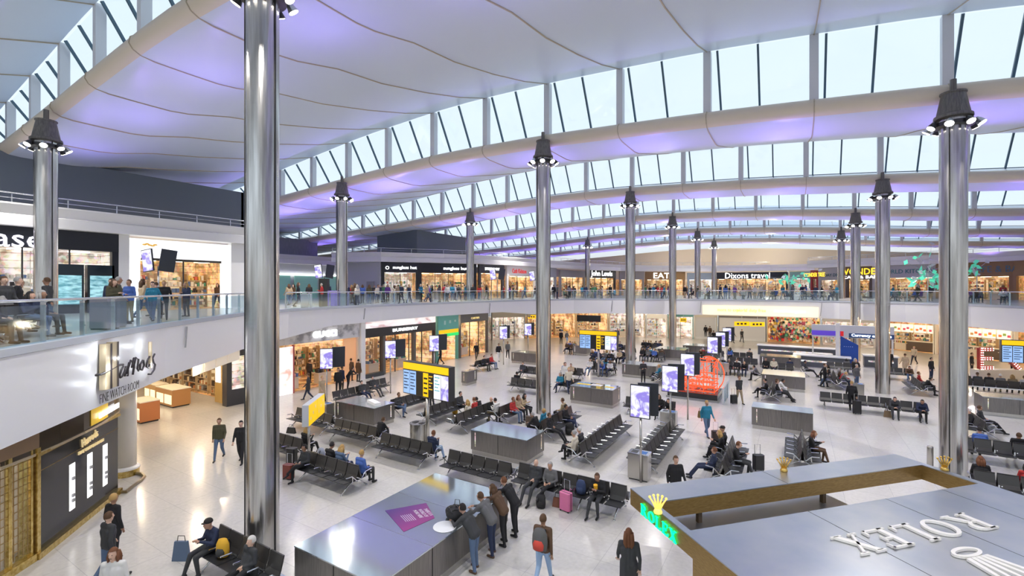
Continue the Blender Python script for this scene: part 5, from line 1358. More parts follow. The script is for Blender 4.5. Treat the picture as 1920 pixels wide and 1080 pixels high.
def body_mesh(nm, J, female=False, coat=0.0, vox=.019, slim=1.0, skirt=0.0):
    V = lambda p: Vector(p); mb = MB(); bones = []
    def cp(a, b, ra, rb, zone): capsule(mb, a, b, ra, rb); bones.append((V(a),V(b),(ra+rb)/2,zone))
    bulk = (.92 if female else 1.0)*slim
    pel, che, nec, hed = V(J['pel']), V(J['che']), V(J['nec']), V(J['hed'])
    side = Vector((1,0,0))
    mid = (pel+che)/2
    for s in (-.075,.0,.075):
        cp(pel+side*s, mid+side*s*.95, .115*bulk, .108*bulk, 2 if False else 1)
        cp(mid+side*s*.95, che+side*s*1.25, .108*bulk, .118*bulk, 1)
    cp(V(J['sh'][0])*.9+che*.1, V(J['sh'][1])*.9+che*.1, .075*bulk, .075*bulk, 1)
    cp(che+Vector((0,0,.05)), nec-Vector((0,0,.02)), .09*bulk, .06, 1)
    cp(nec-Vector((0,0,.02)), hed-Vector((0,0,.05)), .056, .052, 0)
    for i in (0,1):
        sh, el, wr = V(J['sh'][i]), V(J['el'][i]), V(J['wr'][i])
        cp(sh, el, .062*bulk, .048*bulk, 1); cp(el, wr, .048*bulk, .036*bulk, 1)
        d = (wr-el).normalized(); cp(wr+d*.03, wr+d*.085, .032, .030, 0)
        hp, kn, an = V(J['hp'][i]), V(J['kn'][i]), V(J['an'][i])
        cp(hp, kn, .098*bulk, .064*bulk, 2); cp(kn, an+Vector((0,0,.02)), .066*bulk, .045*bulk, 2)
        f = (kn-an); tilt = Vector((0,-1,0))
        if abs(an.z-.38) < .05: tilt = Vector((0,-.8,-.3)).normalized()
        cp(an+Vector((0,.03,-.035)), an+tilt*.15+Vector((0,0,-.045)), .042, .036, 3)
    if coat:
        for i in (0,1):
            hp, kn = V(J['hp'][i]), V(J['kn'][i]); e = hp.lerp(kn, coat)
            cp(hp+Vector((0,0,.06)), e, .125*bulk, .125*bulk, 1)
        cp((V(J['hp'][0])+V(J['hp'][1]))/2, (V(J['hp'][0]).lerp(V(J['kn'][0]),coat)+V(J['hp'][1]).lerp(V(J['kn'][1]),coat))/2, .12, .13, 1)
    mb.ell(hed, .076,.094,.116, 16, 12); bones.append((hed-Vector((0,0,.03)),hed+Vector((0,0,.03)),.09,0))
    mb.ell(hed+Vector((0,-.035,-.075)), .048,.05,.045, 10, 8)
    mb.tube([hed+Vector((0,-.085,.02)), hed+Vector((0,-.112,-.018)), hed+Vector((0,-.085,-.03))], [.012,.02,.014], 8)
    for s in (-1,1): mb.ell(hed+Vector((s*.078,.005,-.005)), .014,.022,.032, 8, 6)
    me = mb.mesh(nm, DUMMY[0]); o = bpy.data.objects.new('tmp', me); COL.objects.link(o)
    md = o.modifiers.new('r','REMESH'); md.mode = 'VOXEL'; md.voxel_size = vox; md.use_smooth_shade = True
    sm = o.modifiers.new('s','SMOOTH'); sm.factor = .5; sm.iterations = 2
    bpy.context.view_layer.update()
    m2 = bpy.data.meshes.new_from_object(o.evaluated_get(bpy.context.evaluated_depsgraph_get()))
    bpy.data.objects.remove(o); bpy.data.meshes.remove(me)
    vs = [v.co.copy() for v in m2.vertices]; fs = [tuple(p.vertices) for p in m2.polygons]; mi = []
    for f in fs:
        c = sum((vs[i] for i in f), Vector())/len(f); best = 9; z = 1
        for a, b, r, zn in bones:
            ab = b-a; t = max(0,min(1,(c-a).dot(ab)/max(1e-6,ab.length_squared))); q = (c-(a+ab*t)).length-r
            if zn == 0: q -= .004
            if q < best: best = q; z = zn
        mi.append(z)
    out = MB(); out.v = [tuple(v) for v in vs]; out.f = fs; out.m = mi
    for i in (0,1):       # hands: four fingers and a thumb
        el, wr = V(J['el'][i]), V(J['wr'][i]); d = (wr-el).normalized(); p = wr+d*.10
        sd = d.cross(Vector((0,0,1)));  sd = sd.normalized() if sd.length > .1 else Vector((0,1,0)); nr = sd.cross(d)*(-1)
        for k, L in enumerate((.062,.072,.068,.052)):
            b = p+sd*(-.03+.02*k); out.tube([b, b+d*L*.5+nr*.004, b+d*L*.85+nr*.022], [.0095,.0085,.006], 6, 0)
        b = p-d*.05+sd*(-.034); out.tube([b, b-sd*.02+d*.02, b-sd*.026+d*.045+nr*.01], [.011,.009,.007], 6, 0)
    for s in (-1,1): out.ell(hed+Vector((s*.03,-.089,.012)), .011,.006,.007, 8, 5, 4)
    out.tube([hed+Vector((-.022,-.086,-.062)), hed+Vector((.022,-.086,-.062))], .004, 5, 4)
    res = out.mesh(nm, DUMMY, smooth=True); bpy.data.meshes.remove(m2)
    return res, hed
PROTO = {}
def proto(key):
    if key in PROTO: return PROTO[key]
    J = {'stand':STAND,'walk':WALK,'walkb':WALKB,'fold':FOLD,'phone':PHONE,'lean':LEAN,'sit':SIT,'sitph':SITPH,'sitx':SITX,'sitbk':SITBK,'sitfw':SITFW}[key[0]]
    PROTO[key] = body_mesh('body', J, female=key[1], coat=key[2])
    return PROTO[key]
def hair_mesh(style):
    if ('h',style) in PROTO: return PROTO[('h',style)]
    mb = MB(); n, m = 18, 12; rx, ry, rz = .086,.104,.126; vs = {}; 
    for i in range(m+1):
        t = pi*i/m
        for k in range(n):
            a = 2*pi*k/n; vs[(i,k)] = Vector((rx*sin(t)*cos(a), ry*sin(t)*sin(a)+.012, rz*cos(t)+.012))
    keys = list(vs); idx = {q:i for i,q in enumerate(keys)}; mb.v = [tuple(vs[q]) for q in keys]
    low = {'short':-.035,'long':-.09,'bald':.2}.get(style, -.035)
    for i in range(m):
        for k in range(n):
            q = [(i,k),(i+1,k),(i+1,(k+1)%n),(i,(k+1)%n)]; c = sum((vs[p] for p in q), Vector())/4
            if (c.y > -.015 and c.z > low) or (c.z > .062): mb.f.append(tuple(idx[p] for p in q)); mb.m.append(0)
    if style == 'long':
        for x in (-.055,0,.055): mb.tube([(x,.06,.03),(x*1.25,.085,-.08),(x*1.3,.08,-.20),(x,.075,-.30)], [.05,.055,.05,.025], 8)
        for s in (-1,1): mb.tube([(s*.075,.02,.04),(s*.09,.0,-.08),(s*.085,.0,-.20)], [.03,.032,.015], 8)
    if style == 'bun': mb.ell((0,.09,.09), .045,.045,.045, 10, 8)
    if style == 'cap':
        mb = MB(); mb.lathe([(.10,.045),(.108,.06),(.10,.10),(.07,.135),(.01,.145)], 20, c=(0,.01,0)); mb.ell((0,-.10,.055), .07,.06,.01, 12, 6)
    PROTO[('h',style)] = mb.mesh('hair', DUMMY[0], smooth=True); return PROTO[('h',style)]
HAIRC = {'black':(.015,.012,.012),'brown':(.09,.045,.02),'blond':(.45,.28,.10),'grey':(.35,.34,.33),'auburn':(.16,.06,.025),'white':(.62,.6,.57)}
CLR = {'black':(.012,.012,.015),'navy':(.018,.028,.07),'grey':(.13,.13,.135),'charcoal':(.04,.042,.047),'brown':(.10,.055,.03),'olive':(.07,.065,.035),'beige':(.48,.37,.24),'white':(.72,.71,.69),'red':(.45,.03,.03),
 'blue':(.06,.13,.42),'teal':(.02,.20,.32),'jeans':(.09,.14,.24),'light blue':(.28,.40,.60),'green':(.06,.20,.10),'yellow':(.80,.45,.02),'pink':(.65,.25,.33),'purple':(.16,.06,.30),'khaki':(.34,.27,.16),'cream':(.66,.60,.48)}
SKINS = [(.60,.36,.26),(.50,.29,.20),(.35,.19,.12),(.66,.42,.31)]
prnd = random.Random(21)
def person(pos, rz, label, ps='stand', top='black', leg='jeans', shoe='black', hair='brown', style='short', female=False, coat=0.0, skin=None, sc=1.0, group=None, z=None):
    me, hed = proto((ps, female, coat))
    o = bpy.data.objects.new('person', me); COL.objects.link(o)
    o.location = (pos[0], pos[1], z if z is not None else (pos[2] if len(pos) > 2 else 0)); o.rotation_euler.z = rz; o.scale = (sc,sc,sc)
    cols_ = [cmat(SKINS[prnd.randrange(4)] if skin is None else skin,.55), cmat(CLR[top],.8), cmat(CLR[leg],.8), cmat(CLR[shoe],.5), M_eye]
    for i, m in enumerate(cols_): o.material_slots[i].link = 'OBJECT'; o.material_slots[i].material = m
    tag(o, label, 'person', group)
    if style != 'bald':
        h = bpy.data.objects.new('cap' if style == 'cap' else 'hair', hair_mesh(style)); COL.objects.link(h); h.parent = o; h.location = hed
        h.material_slots[0].link = 'OBJECT'; h.material_slots[0].material = cmat(HAIRC[hair],.75)
    return o
def facing(p, q): return atan2(q[1]-p[1], q[0]-p[0])+pi/2   # local -y towards q
def toward(px0, px1=None): pass
def at_cam(a): return T+a        # heading relative to the viewer; 0 faces the viewer
def walk(px, py, a, label, ps='walk', **k): return person(spot(px,py), at_cam(a), label, ps, **k)
def sit(bi, i, side, label, ps='sit', **k):
    b = BENCH[bi]; n = k.pop('n', None); cnt = sum(1 for c in b.children if c.name.startswith('seat'))
    rows = 2 if any(abs(c.location.x) > -1 and c.data in (ME['seat1'],) for c in b.children if c.type == 'MESH') else 1
    nn = cnt//rows; x = -(nn-1)*PITCH/2+i*PITCH
    rz = b.rotation_euler.z; lx, ly = x, side*.36
    p = (b.location.x+lx*cos(rz)-ly*sin(rz), b.location.y+lx*sin(rz)+ly*cos(rz), 0.0)
    return person(p, rz+(0 if side < 0 else pi), label, ps, **k)
# --- luggage
def suitcase(p, rz, label, col, h=.62, handle=True):
    r = empty('suitcase', p, rz, label, 'suitcase')
    mb = MB(); w, d = .40, .24; mb.prism([(-w/2+.04,-d/2),(w/2-.04,-d/2),(w/2,-d/2+.04),(w/2,d/2-.04),(w/2-.04,d/2),(-w/2+.04,d/2),(-w/2,d/2-.04),(-w/2,-d/2+.04)], .06, h)
    mb.build('shell', cmat(col,.35), r)
    MB().box(-w/2-.004,-.012,.06,w/2+.004,.012,h+.003).build('zip_band', cmat((.03,.03,.03)), r)
    for sx_ in (-1,1):
        for sy_ in (-1,1): MB().tube([(sx_*w*.38-.012,sy_*d*.36,.03),(sx_*w*.38+.012,sy_*d*.36,.03)], .03, 8).build('wheel', M_black, r)
    if handle: MB().tube([(-.11,d/2-.05,h),(-.11,d/2-.05,h+.38),(.11,d/2-.05,h+.38),(.11,d/2-.05,h)], .012, 6).build('handle', M_chrome, r)
    return r
def backpack(p, rz, label, col, pocket=None, sc=1.0, tilt=0):
    r = empty('backpack', p, rz, label, 'backpack'); r.scale = (sc,sc,sc); r.rotation_euler.x = tilt
    mb = MB(); mb.lathe([(.03,0),(.15,.02),(.17,.15),(.16,.32),(.11,.43),(.02,.46)], 14); mb.v = [(x,y*.68,z) for x,y,z in mb.v]
    mb.build('bag_body', cmat(col,.8), r, smooth=True)
    mb = MB(); mb.lathe([(.02,.05),(.11,.06),(.12,.16),(.08,.24),(.01,.25)], 12, c=(0,-.09,0)); mb.v = [(x,y if y > -.09 else -.09+(y+.09)*.55,z) for x,y,z in mb.v]
    mb.build('front_pocket', cmat(pocket or col,.8), r, smooth=True)
    for s in (-1,1): MB().tube([(s*.08,.10,.40),(s*.10,.15,.28),(s*.09,.10,.08)], .014, 6).build('strap', M_black, r)
    return r
def handbag(p, rz, label, col, w=.34, h=.28):
    r = empty('bag', p, rz, label, 'bag')
    MB().add([(-w/2,-.07,0),(w/2,-.07,0),(w/2,.07,0),(-w/2,.07,0),(-w*.4,-.03,h),(w*.4,-.03,h),(w*.4,.03,h),(-w*.4,.03,h)],[(0,3,2,1),(4,5,6,7),(0,1,5,4),(1,2,6,5),(2,3,7,6),(3,0,4,7)]).build('bag_body', cmat(col,.6), r)
    MB().tube([(-w*.25,0,h),(-w*.2,0,h+.14),(w*.2,0,h+.14),(w*.25,0,h)], .010, 6).build('handle', cmat((.05,.04,.03)), r)
    return r
# --- bottom left
pz = sit(8,0,-1,'person in flat dark cap and navy gilet using a tablet on the lower left bench','sitph',top='navy',leg='charcoal',hair='black',style='cap')
sit(8,3,-1,'grey haired person in dark coat at the right of the lower left bench','sitbk',top='charcoal',leg='black',hair='white',style='short')
def seat_pos(bi, i, side, z=.49):
    b = BENCH[bi]; cnt = sum(1 for c in b.children if c.name.startswith('seat')); rows = 2 if any(c.type == 'MESH' and c.data == ME['seat1'] for c in b.children) else 1
    nn = cnt//rows; x = -(nn-1)*PITCH/2+i*PITCH; rz = b.rotation_euler.z; ly = side*.36
    return Vector((b.location.x+x*cos(rz)-ly*sin(rz), b.location.y+x*sin(rz)+ly*cos(rz), z)), rz+(0 if side < 0 else pi)
p, rz = seat_pos(8,1,-1); backpack(p, rz+.4, 'mustard yellow and black backpack on the seat beside the capped person', (.72,.40,.03), (.05,.05,.05), 1.0)
p_ = spot(340,1050); handbag((p_.x,p_.y,0), T, 'blue grey carrier bag on the floor by the capped person\'s feet', (.10,.15,.24), .42, .5)
walk(203,1094,2.8,'person in grey puffer jacket and jeans walking near the black display wall','walk',top='charcoal',leg='jeans',hair='brown')
walk(212,1049,2.9,'person in dark coat and checked scarf beside the black display wall','stand',top='black',leg='black',hair='blond',coat=.5)
walk(213,1182,.2,'long haired person in a white top at the bottom left edge','stand',top='white',leg='navy',hair='auburn',style='long',female=True)
walk(411,862,.3,'person in olive jacket and jeans walking past the curved pillar','walk',top='olive',leg='jeans',hair='brown')
walk(452,868,.2,'person in black half hidden by the nearest column','walkb',top='black',leg='black',hair='black')
# --- leaning group on the steel unit
xr = K1.x+k1x/2
def leaner(Y, label, dx=.0, **k): return person((xr+.28+dx, Y, 0), -pi/2, label, 'lean', **k)
leaner(9.62,'person in dark jacket and light jeans leaning on the mirror topped front unit',top='charcoal',leg='jeans',hair='black',shoe='brown')
leaner(10.42,'person in grey hooded top and dark jeans leaning on the front steel unit',top='grey',leg='navy',hair='brown',shoe='brown')
leaner(11.02,'long haired person squeezed between the grey hooded and the leather jacketed person',top='brown',leg='black',hair='brown',style='long',female=True)
leaner(11.62,'tall person in black leather jacket at the far end of the leaning group',top='black',leg='black',hair='auburn')
p_ = spot(838,972,1.05)
backpack((p_.x-.05,p_.y+.25,1.19), .9, 'black backpack lying on the front steel unit beside the white disc', (.015,.015,.017), sc=1.15, tilt=pi/2)
backpack((p_.x+.30,p_.y+.30,1.18), -.6, 'second black rucksack lying behind the first on the front steel unit', (.022,.022,.024), sc=1.0, tilt=pi/2)
handbag((p_.x+.02,p_.y+.42,1.05), .4, 'small black bag against the two rucksacks on the front steel unit', (.02,.02,.02), .3, .2)
# --- walkers in the open floor
w1 = walk(1018,1100,2.7,'backpacker in faded jeans walking away below the front bench','walk',top='brown',leg='light blue',hair='brown')
b1 = Vector(w1.location); hd_ = T+2.7
backpack((b1.x-.2*sin(hd_)*1.0, b1.y+.2*cos(hd_)*1.0, .98), hd_+pi, 'grey and red backpack on the walking backpacker', (.10,.10,.10), (.55,.06,.04), 1.15)
walk(1179,1135,2.9,'long haired person in a long black coat walking away, left of the bronze canopy','walk',top='charcoal',leg='black',hair='auburn',style='long',female=True,coat=.7)
walk(1267,955,.05,'person in black jacket walking towards the viewer behind the bronze canopy','walk',top='black',leg='charcoal',hair='brown')
walk(1325,818,.1,'person in bright teal hooded sweater walking near the red sculpture','walk',top='teal',leg='jeans',hair='blond')
p_ = spot(1314,806); handbag((p_.x,p_.y,.62), T, 'brown shoulder bag at the hip of the teal sweater person', (.20,.13,.04), .3, .34)
walk(1386,757,.2,'person in dark padded coat and khaki trousers with a small black trolley case','walkb',top='charcoal',leg='khaki',hair='brown')
p_ = spot(1376,757); suitcase(p_, T+.2, 'small black trolley case pulled by the khaki trousered person', (.02,.02,.022), .55)
walk(1206,718,.0,'person with folded arms and pale scarf standing before the steel unit','fold',top='charcoal',leg='black',hair='black')
walk(1597,770,2.6,'person in black pushing a black suitcase in front of the empty row','walk',top='black',leg='black',hair='blond')
p_ = spot(1607,776); suitcase(p_, T, 'black suitcase pushed across the open floor on the right', (.015,.015,.017), .75)
walk(1606,728,.2,'broad person in grey coat and jeans standing by the row of empty dark seats','stand',top='grey',leg='jeans',hair='grey')
walk(1546,726,1.2,'slim person in black standing left of the slanting benches','walkb',top='black',leg='black',hair='brown')
walk(1066,737,.2,'person in cream jacket and dark skirt walking right of the middle column','walk',top='cream',leg='navy',hair='blond',female=True)
walk(1060,724,.3,'person in white shirt behind the cream jacketed walker','walk',top='white',leg='black',hair='brown')
walk(578,750,-1.2,'person in dark coat walking before the marble fronted shop','walk',top='charcoal',leg='navy',hair='brown',coat=.4)
walk(604,757,1.0,'person in beige coat with bag walking before the marble fronted shop','walkb',top='beige',leg='black',hair='blond',coat=.5,female=True)
walk(634,738,.5,'person in black standing at the left of the group before the marble shop','stand',top='black',leg='black',hair='black')
walk(641,733,2.6,'second person in black behind the first, before the marble shop','stand',top='navy',leg='black',hair='brown')
walk(658,714,2.9,'person in brown coat looking into the marble fronted shop','stand',top='brown',leg='black',hair='brown')
walk(672,716,2.7,'stout person in dark brown coat by the white pier','stand',top='brown',leg='charcoal',hair='black',coat=.4)
walk(655,730,1.4,'bending person in black near the white pier','lean',top='black',leg='black',hair='black')
walk(580,718,2.8,'person browsing inside the marble fronted shop','stand',top='charcoal',leg='black',hair='brown')
walk(826,684,-1.3,'person in dark clothes striding past the teal unit','walk',top='black',leg='black',hair='black')
walk(893,675,.3,'person in black jacket before the golden watch shop','walk',top='black',leg='charcoal',hair='brown',female=True)
walk(935,677,.4,'person in dark jacket and white trousers in the recess','walk',top='black',leg='white',hair='black')
walk(952,672,.2,'person in grey jacket in the recess beside the screens','walkb',top='grey',leg='black',hair='brown')
walk(1052,645,.2,'dark clothed person standing right of the middle column, far off','stand',top='black',leg='black',hair='black')
walk(1063,646,.6,'person in pale grey with a blue bag, far right of middle column','walk',top='grey',leg='light blue',hair='brown')
walk(1158,640,.2,'person browsing by the lower shop shelves','stand',top='navy',leg='black',hair='brown')
walk(1323,632,2.8,'dark pair left person at the corridor mouth','walk',top='black',leg='black',hair='black')
walk(1331,634,2.9,'person beside the corridor mouth in brown coat','walk',top='brown',leg='black',hair='brown')
walk(1338,645,2.6,'person in black nearer than the corridor pair','walkb',top='black',leg='charcoal',hair='brown')
walk(1374,643,.3,'person in black with a handbag under the yellow hanging signs','walk',top='black',leg='black',hair='black',female=True)
walk(1391,642,.1,'person in dark suit walking beneath the yellow hanging signs','walkb',top='charcoal',leg='charcoal',hair='brown')
walk(1668,695,-.8,'person in black before the food display with yellow board','walk',top='black',leg='black',hair='black')
walk(1697,702,2.9,'person in long beige coat walking to the white food counters','walk',top='beige',leg='cream',hair='brown',coat=.7,female=True)
walk(1714,684,-1.2,'person in beige jacket striding past the food display','walk',top='beige',leg='charcoal',hair='blond')
walk(1746,712,.3,'dark clothed person against the left side of the large right column','stand',top='black',leg='navy',hair='black')
walk(1822,700,.5,'person in black jacket right of the large column','stand',top='black',leg='black',hair='brown')
walk(1900,700,2.5,'person in black near the studded letters','stand',top='charcoal',leg='black',hair='black')
# --- front row and others seated
sit(1,1,-1,'bald person in tan jumper and dark jacket on the front bench','sitbk',top='charcoal',leg='charcoal',hair='grey',style='bald',skin=(.66,.42,.31))
sit(1,2,-1,'grey haired person in a light grey jumper beside the pink suitcase','sitx',top='grey',leg='black',hair='grey',female=True)
sit(2,1,-1,'person in black coat and mustard scarf reading on the front bench','sitph',top='black',leg='charcoal',hair='brown')
p, rz = seat_pos(2,1,-1); MB().tube([(p.x-.0,p.y-.2,.98),(p.x+.0,p.y-.17,.80)], [.07,.05], 10).build('scarf', cmat((.85,.45,.02),.8)).name = 'yellow_scarf'
tag(bpy.data.objects['yellow_scarf'], 'mustard yellow scarf hanging at the chest of the reading person', 'scarf')
p, rz = seat_pos(2,0,-1); backpack(p, rz, 'dark blue backpack on the seat beside the reading person', (.03,.05,.12))
p_ = spot(1061,958); suitcase(p_, -.2, 'pink suitcase standing before the front bench', (.62,.16,.32), .6)
p_ = spot(1045,950); handbag(p_, .1, 'brown leather bag behind the pink suitcase', (.18,.07,.04), .32, .3)
p_ = spot(1014,952); backpack(p_, .1, 'black backpack on the floor at the bald person\'s feet', (.02,.02,.022))
sit(3,4,1,'person in bright blue shirt seated at the right end of the rear seats','sit',top='blue',leg='charcoal',hair='blond')
sit(3,2,1,'long blond haired person holding up a phone','sitph',top='jeans',leg='navy',hair='blond',style='long',female=True)
sit(3,1,1,'dark haired person in black looking at a tablet behind the brown seats','sitph',top='black',leg='jeans',hair='black')
sit(3,0,-1,'person with crossed legs beside the pale sign pole','sitx',top='charcoal',leg='black',hair='black')
p, rz = seat_pos(3,0,1); backpack(p, rz, 'grey and white rucksack on a rear seat near the sign pole', (.30,.33,.40), (.65,.67,.7), 1.1)
p_ = spot(541,898); suitcase(p_, .3, 'red brown suitcase beside the person with crossed legs', (.22,.045,.03), .55)
p_ = spot(541,893); 
p_ = spot(547,880); suitcase(p_, .3, 'tall black suitcase behind the red brown suitcase', (.015,.015,.015), .85, False)
sit(4,2,1,'blond person in black seated left of the pale sign pole','sitph',top='black',leg='black',hair='blond',style='long',female=True)
p_ = spot(546,812); handbag(p_, .3, 'black holdall on the floor beside the yellow sign', (.02,.02,.02), .5, .28)
sit(6,4,1,'person in black seated with their back to the long brown row','sitfw',top='black',leg='charcoal',hair='brown')
sit(5,4,1,'person in dark blue hooded top with a laptop at the row\'s right end','sitph',top='navy',leg='light blue',hair='auburn')
p, rz = seat_pos(7,1,1); handbag(p, rz, 'pink bag on a seat behind the yellow sign', (.75,.08,.16), .4, .32)
sit(9,3,-1,'person in jeans slumped on the bench by the marble shop','sitbk',top='charcoal',leg='navy',hair='black')
sit(10,0,-1,'person in grey suit with legs stretched before the black luxury shop','sitbk',top='charcoal',leg='charcoal',hair='black')
sit(11,0,-1,'person reading on the near end of the bench below the flight board','sitx',top='charcoal',leg='jeans',hair='brown')
sit(11,4,-1,'person with a brown bag beneath the flight board','sit',top='brown',leg='black',hair='brown')
sit(12,4,-1,'dark haired person right of the left flight board','sit',top='charcoal',leg='black',hair='black')
sit(12,3,1,'person in black with a rucksack behind the flight board pole','sit',top='black',leg='black',hair='grey')
p_ = spot(812,783); handbag(p_, .4, 'white and violet patterned carrier bag on the floor', (.65,.62,.80), .4, .4)
p_ = spot(853,776); backpack(p_, .4, 'orange yellow backpack on the floor right of the flight board', (.75,.40,.03))
sit(13,4,-1,'bald elderly person in dark suit on the diagonal bench','sit',top='black',leg='charcoal',hair='grey',style='bald')
sit(14,0,1,'young person in white shirt with a laptop on the diagonal bench','sitph',top='white',leg='khaki',hair='black')
sit(13,3,1,'person in white and red printed top on the far side of the diagonal bench','sit',top='red',leg='white',hair='auburn',female=True)
sit(13,2,1,'blond person beside the red and white printed top','sit',top='cream',leg='jeans',hair='blond',style='long',female=True)
sit(13,4,1,'person in dark coat at the far end of the diagonal bench','sitfw',top='black',leg='black',hair='black')
sit(14,1,-1,'person in red patterned shirt just above the mirror topped unit','sit',top='red',leg='jeans',hair='auburn',female=True)
sit(14,2,-1,'person in beige cardigan seated near the foot of the middle column','sit',top='beige',leg='black',hair='auburn',style='long',female=True)
sit(14,3,-1,'dark haired person in tan coat seated facing the viewer','sitph',top='beige',leg='black',hair='black',style='long',female=True)
suitcase(spot(993,798), .3, 'brown cabin case before the tan coated person', (.10,.07,.05), .5)
sit(15,5,1,'person in pale green jumper seated by the middle column','sit',top='khaki',leg='black',hair='brown')
sit(15,3,-1,'person in black jacket relaxing with head turned, right of middle column','sitx',top='black',leg='navy',hair='black')
sit(15,1,1,'blond person lying back on the diagonal bench','sitbk',top='teal',leg='beige',hair='blond')
sit(15,0,1,'grey haired person with turquoise bag behind the mirror topped unit','sitfw',top='black',leg='black',hair='grey')
backpack(spot(1068,815), .2, 'large black backpack standing right of the diagonal bench', (.015,.015,.016), sc=1.3)
sit(15,0,-1,'person with outstretched legs at the corner of the mirror topped unit','sitbk',top='black',leg='black',hair='brown')
sit(16,0,1,'person in cream jumper and red scarf at the near end of the long diagonal bench','sitx',top='cream',leg='black',hair='grey')
sit(16,1,1,'person in white knitted hat on the long diagonal bench','sit',top='charcoal',leg='black',hair='white')
sit(18,0,1,'person in black behind the bench of five left of the middle column','sitbk',top='black',leg='black',hair='black')
sit(19,0,-1,'person lying on the bench one row behind','sitbk',top='charcoal',leg='charcoal',hair='black')
sit(20,0,-1,'person in blue jacket right of the middle column','sit',top='blue',leg='black',hair='black')
sit(20,1,-1,'person in beige jacket right of the middle column','sitph',top='beige',leg='charcoal',hair='brown')
sit(21,1,1,'person in white jumper at the bench directly right of the column','sit',top='white',leg='black',hair='white')
sit(22,0,1,'person in dark jacket lounging beside the canopy with legs out','sitbk',top='navy',leg='navy',hair='auburn')
sit(22,4,1,'long blond haired person leaning over a phone','sitph',top='black',leg='black',hair='blond',style='long',female=True)
sit(22,5,1,'dark capped person beside the long blond haired person','sit',top='black',leg='black',hair='black',style='cap')
sit(22,2,-1,'brown haired person in black facing right beside a black suitcase','sitph',top='black',leg='charcoal',hair='auburn')
suitcase(spot(1422,882), T, 'black suitcase with raised handle right of the travellers', (.015,.015,.017), .62)
suitcase(spot(1343,832), T, 'black trolley bag with raised handle left of the travellers', (.03,.015,.015), .6)
p_, rz = seat_pos(22,1,1); handbag((p_.x,p_.y,.0), rz, 'dark holdall under the lounging traveller', (.03,.04,.07), .5, .35)
sit(23,2,-1,'long haired person in black jacket looking at a phone, right of the gold crown','sitph',top='black',leg='brown',hair='auburn',style='long',female=True)
sit(25,0,-1,'dark haired person asleep under a coat right of the column','sitfw',top='charcoal',leg='charcoal',hair='black')
sit(25,2,-1,'person covered by a dark blue jacket on the right hand bench','sitfw',top='navy',leg='black',hair='black')
handbag(spot(1664,782), 0, 'brown carrier bag at the sleeper\'s feet', (.22,.15,.08), .35, .35)
sit(29,4,-1,'person in red and black on the slanting bench left of the large column','sitbk',top='red',leg='black',hair='auburn',female=True)
sit(29,1,-1,'person in black bent forward on the slanting bench','sitfw',top='black',leg='black',hair='black')
sit(30,1,1,'person in royal blue jacket seen from behind on the right edge bench','sit',top='blue',leg='black',hair='black')
sit(30,3,1,'person in black lying over the seats at the right edge','sitbk',top='black',leg='black',hair='brown')
sit(31,3,-1,'person resting with legs stretched right of the large column','sitbk',top='charcoal',leg='black',hair='brown')
sit(31,1,1,'person with white scarf on the bench right of the large column','sit',top='black',leg='black',hair='white')
sit(32,0,1,'auburn long haired person in the lower right corner','sit',top='black',leg='black',hair='auburn',style='long',female=True)
sit(32,2,1,'dark curly haired person in red sleeves in the lower right corner','sit',top='red',leg='black',hair='black',style='long',female=True)
sit(32,3,1,'person in black at the extreme lower right corner','sit',top='black',leg='black',hair='black')
sit(43,1,1,'person in black reading left of the white clad people','sitx',top='black',leg='black',hair='black')
sit(43,3,-1,'person in white shirt bending over on the right hand seats','sitfw',top='white',leg='white',hair='black')
sit(43,1,-1,'person in black tracksuit stretched out before the white clad ones','sitbk',top='black',leg='black',hair='brown')
sit(43,2,-1,'person in white hooded top lying back with dark trousers','sitbk',top='white',leg='charcoal',hair='brown')
sit(44,0,-1,'bearded person in dark coat between the steel units','sit',top='black',leg='black',hair='brown')
sit(44,1,-1,'grey haired person in cream jumper between the steel units','sit',top='cream',leg='charcoal',hair='grey')
sit(44,3,1,'person in navy jacket between the steel units','sit',top='navy',leg='black',hair='black')
sit(46,0,-1,'dark haired person in black resting under the second portrait screen','sitx',top='black',leg='black',hair='brown',style='long',female=True)
sit(46,1,-1,'hooded person in black beside the second portrait screen pole','sitfw',top='black',leg='black',hair='black')
sit(42,1,-1,'person in black on the bench beside the small steel unit','sit',top='black',leg='black',hair='black')
sit(42,3,-1,'person in red jacket on the bench near the golden watch shop','sit',top='red',leg='jeans',hair='brown')
def solo(px, py, face, label, ps, blabel, **k):
    b = bn_((px-6,py-9),(px+6,py-8),1,face,blabel, dbl=False, lod=1); return sit(len(BENCH)-1, 0, -1, label, ps, **k)
solo(1512,704,'E','person with legs outstretched left of the slanting benches','sitbk','single seat left of the slanting benches',top='charcoal',leg='black',hair='black')
solo(1420,712,'W','hunched person in pale jumper sitting by the grey steel units','sitfw','single seat left of the grey steel units',top='grey',leg='black',hair='black')
solo(1436,699,'S','person in black seated just left of a steel unit','sit','single seat at the corner of a far steel unit',top='black',leg='black',hair='black')
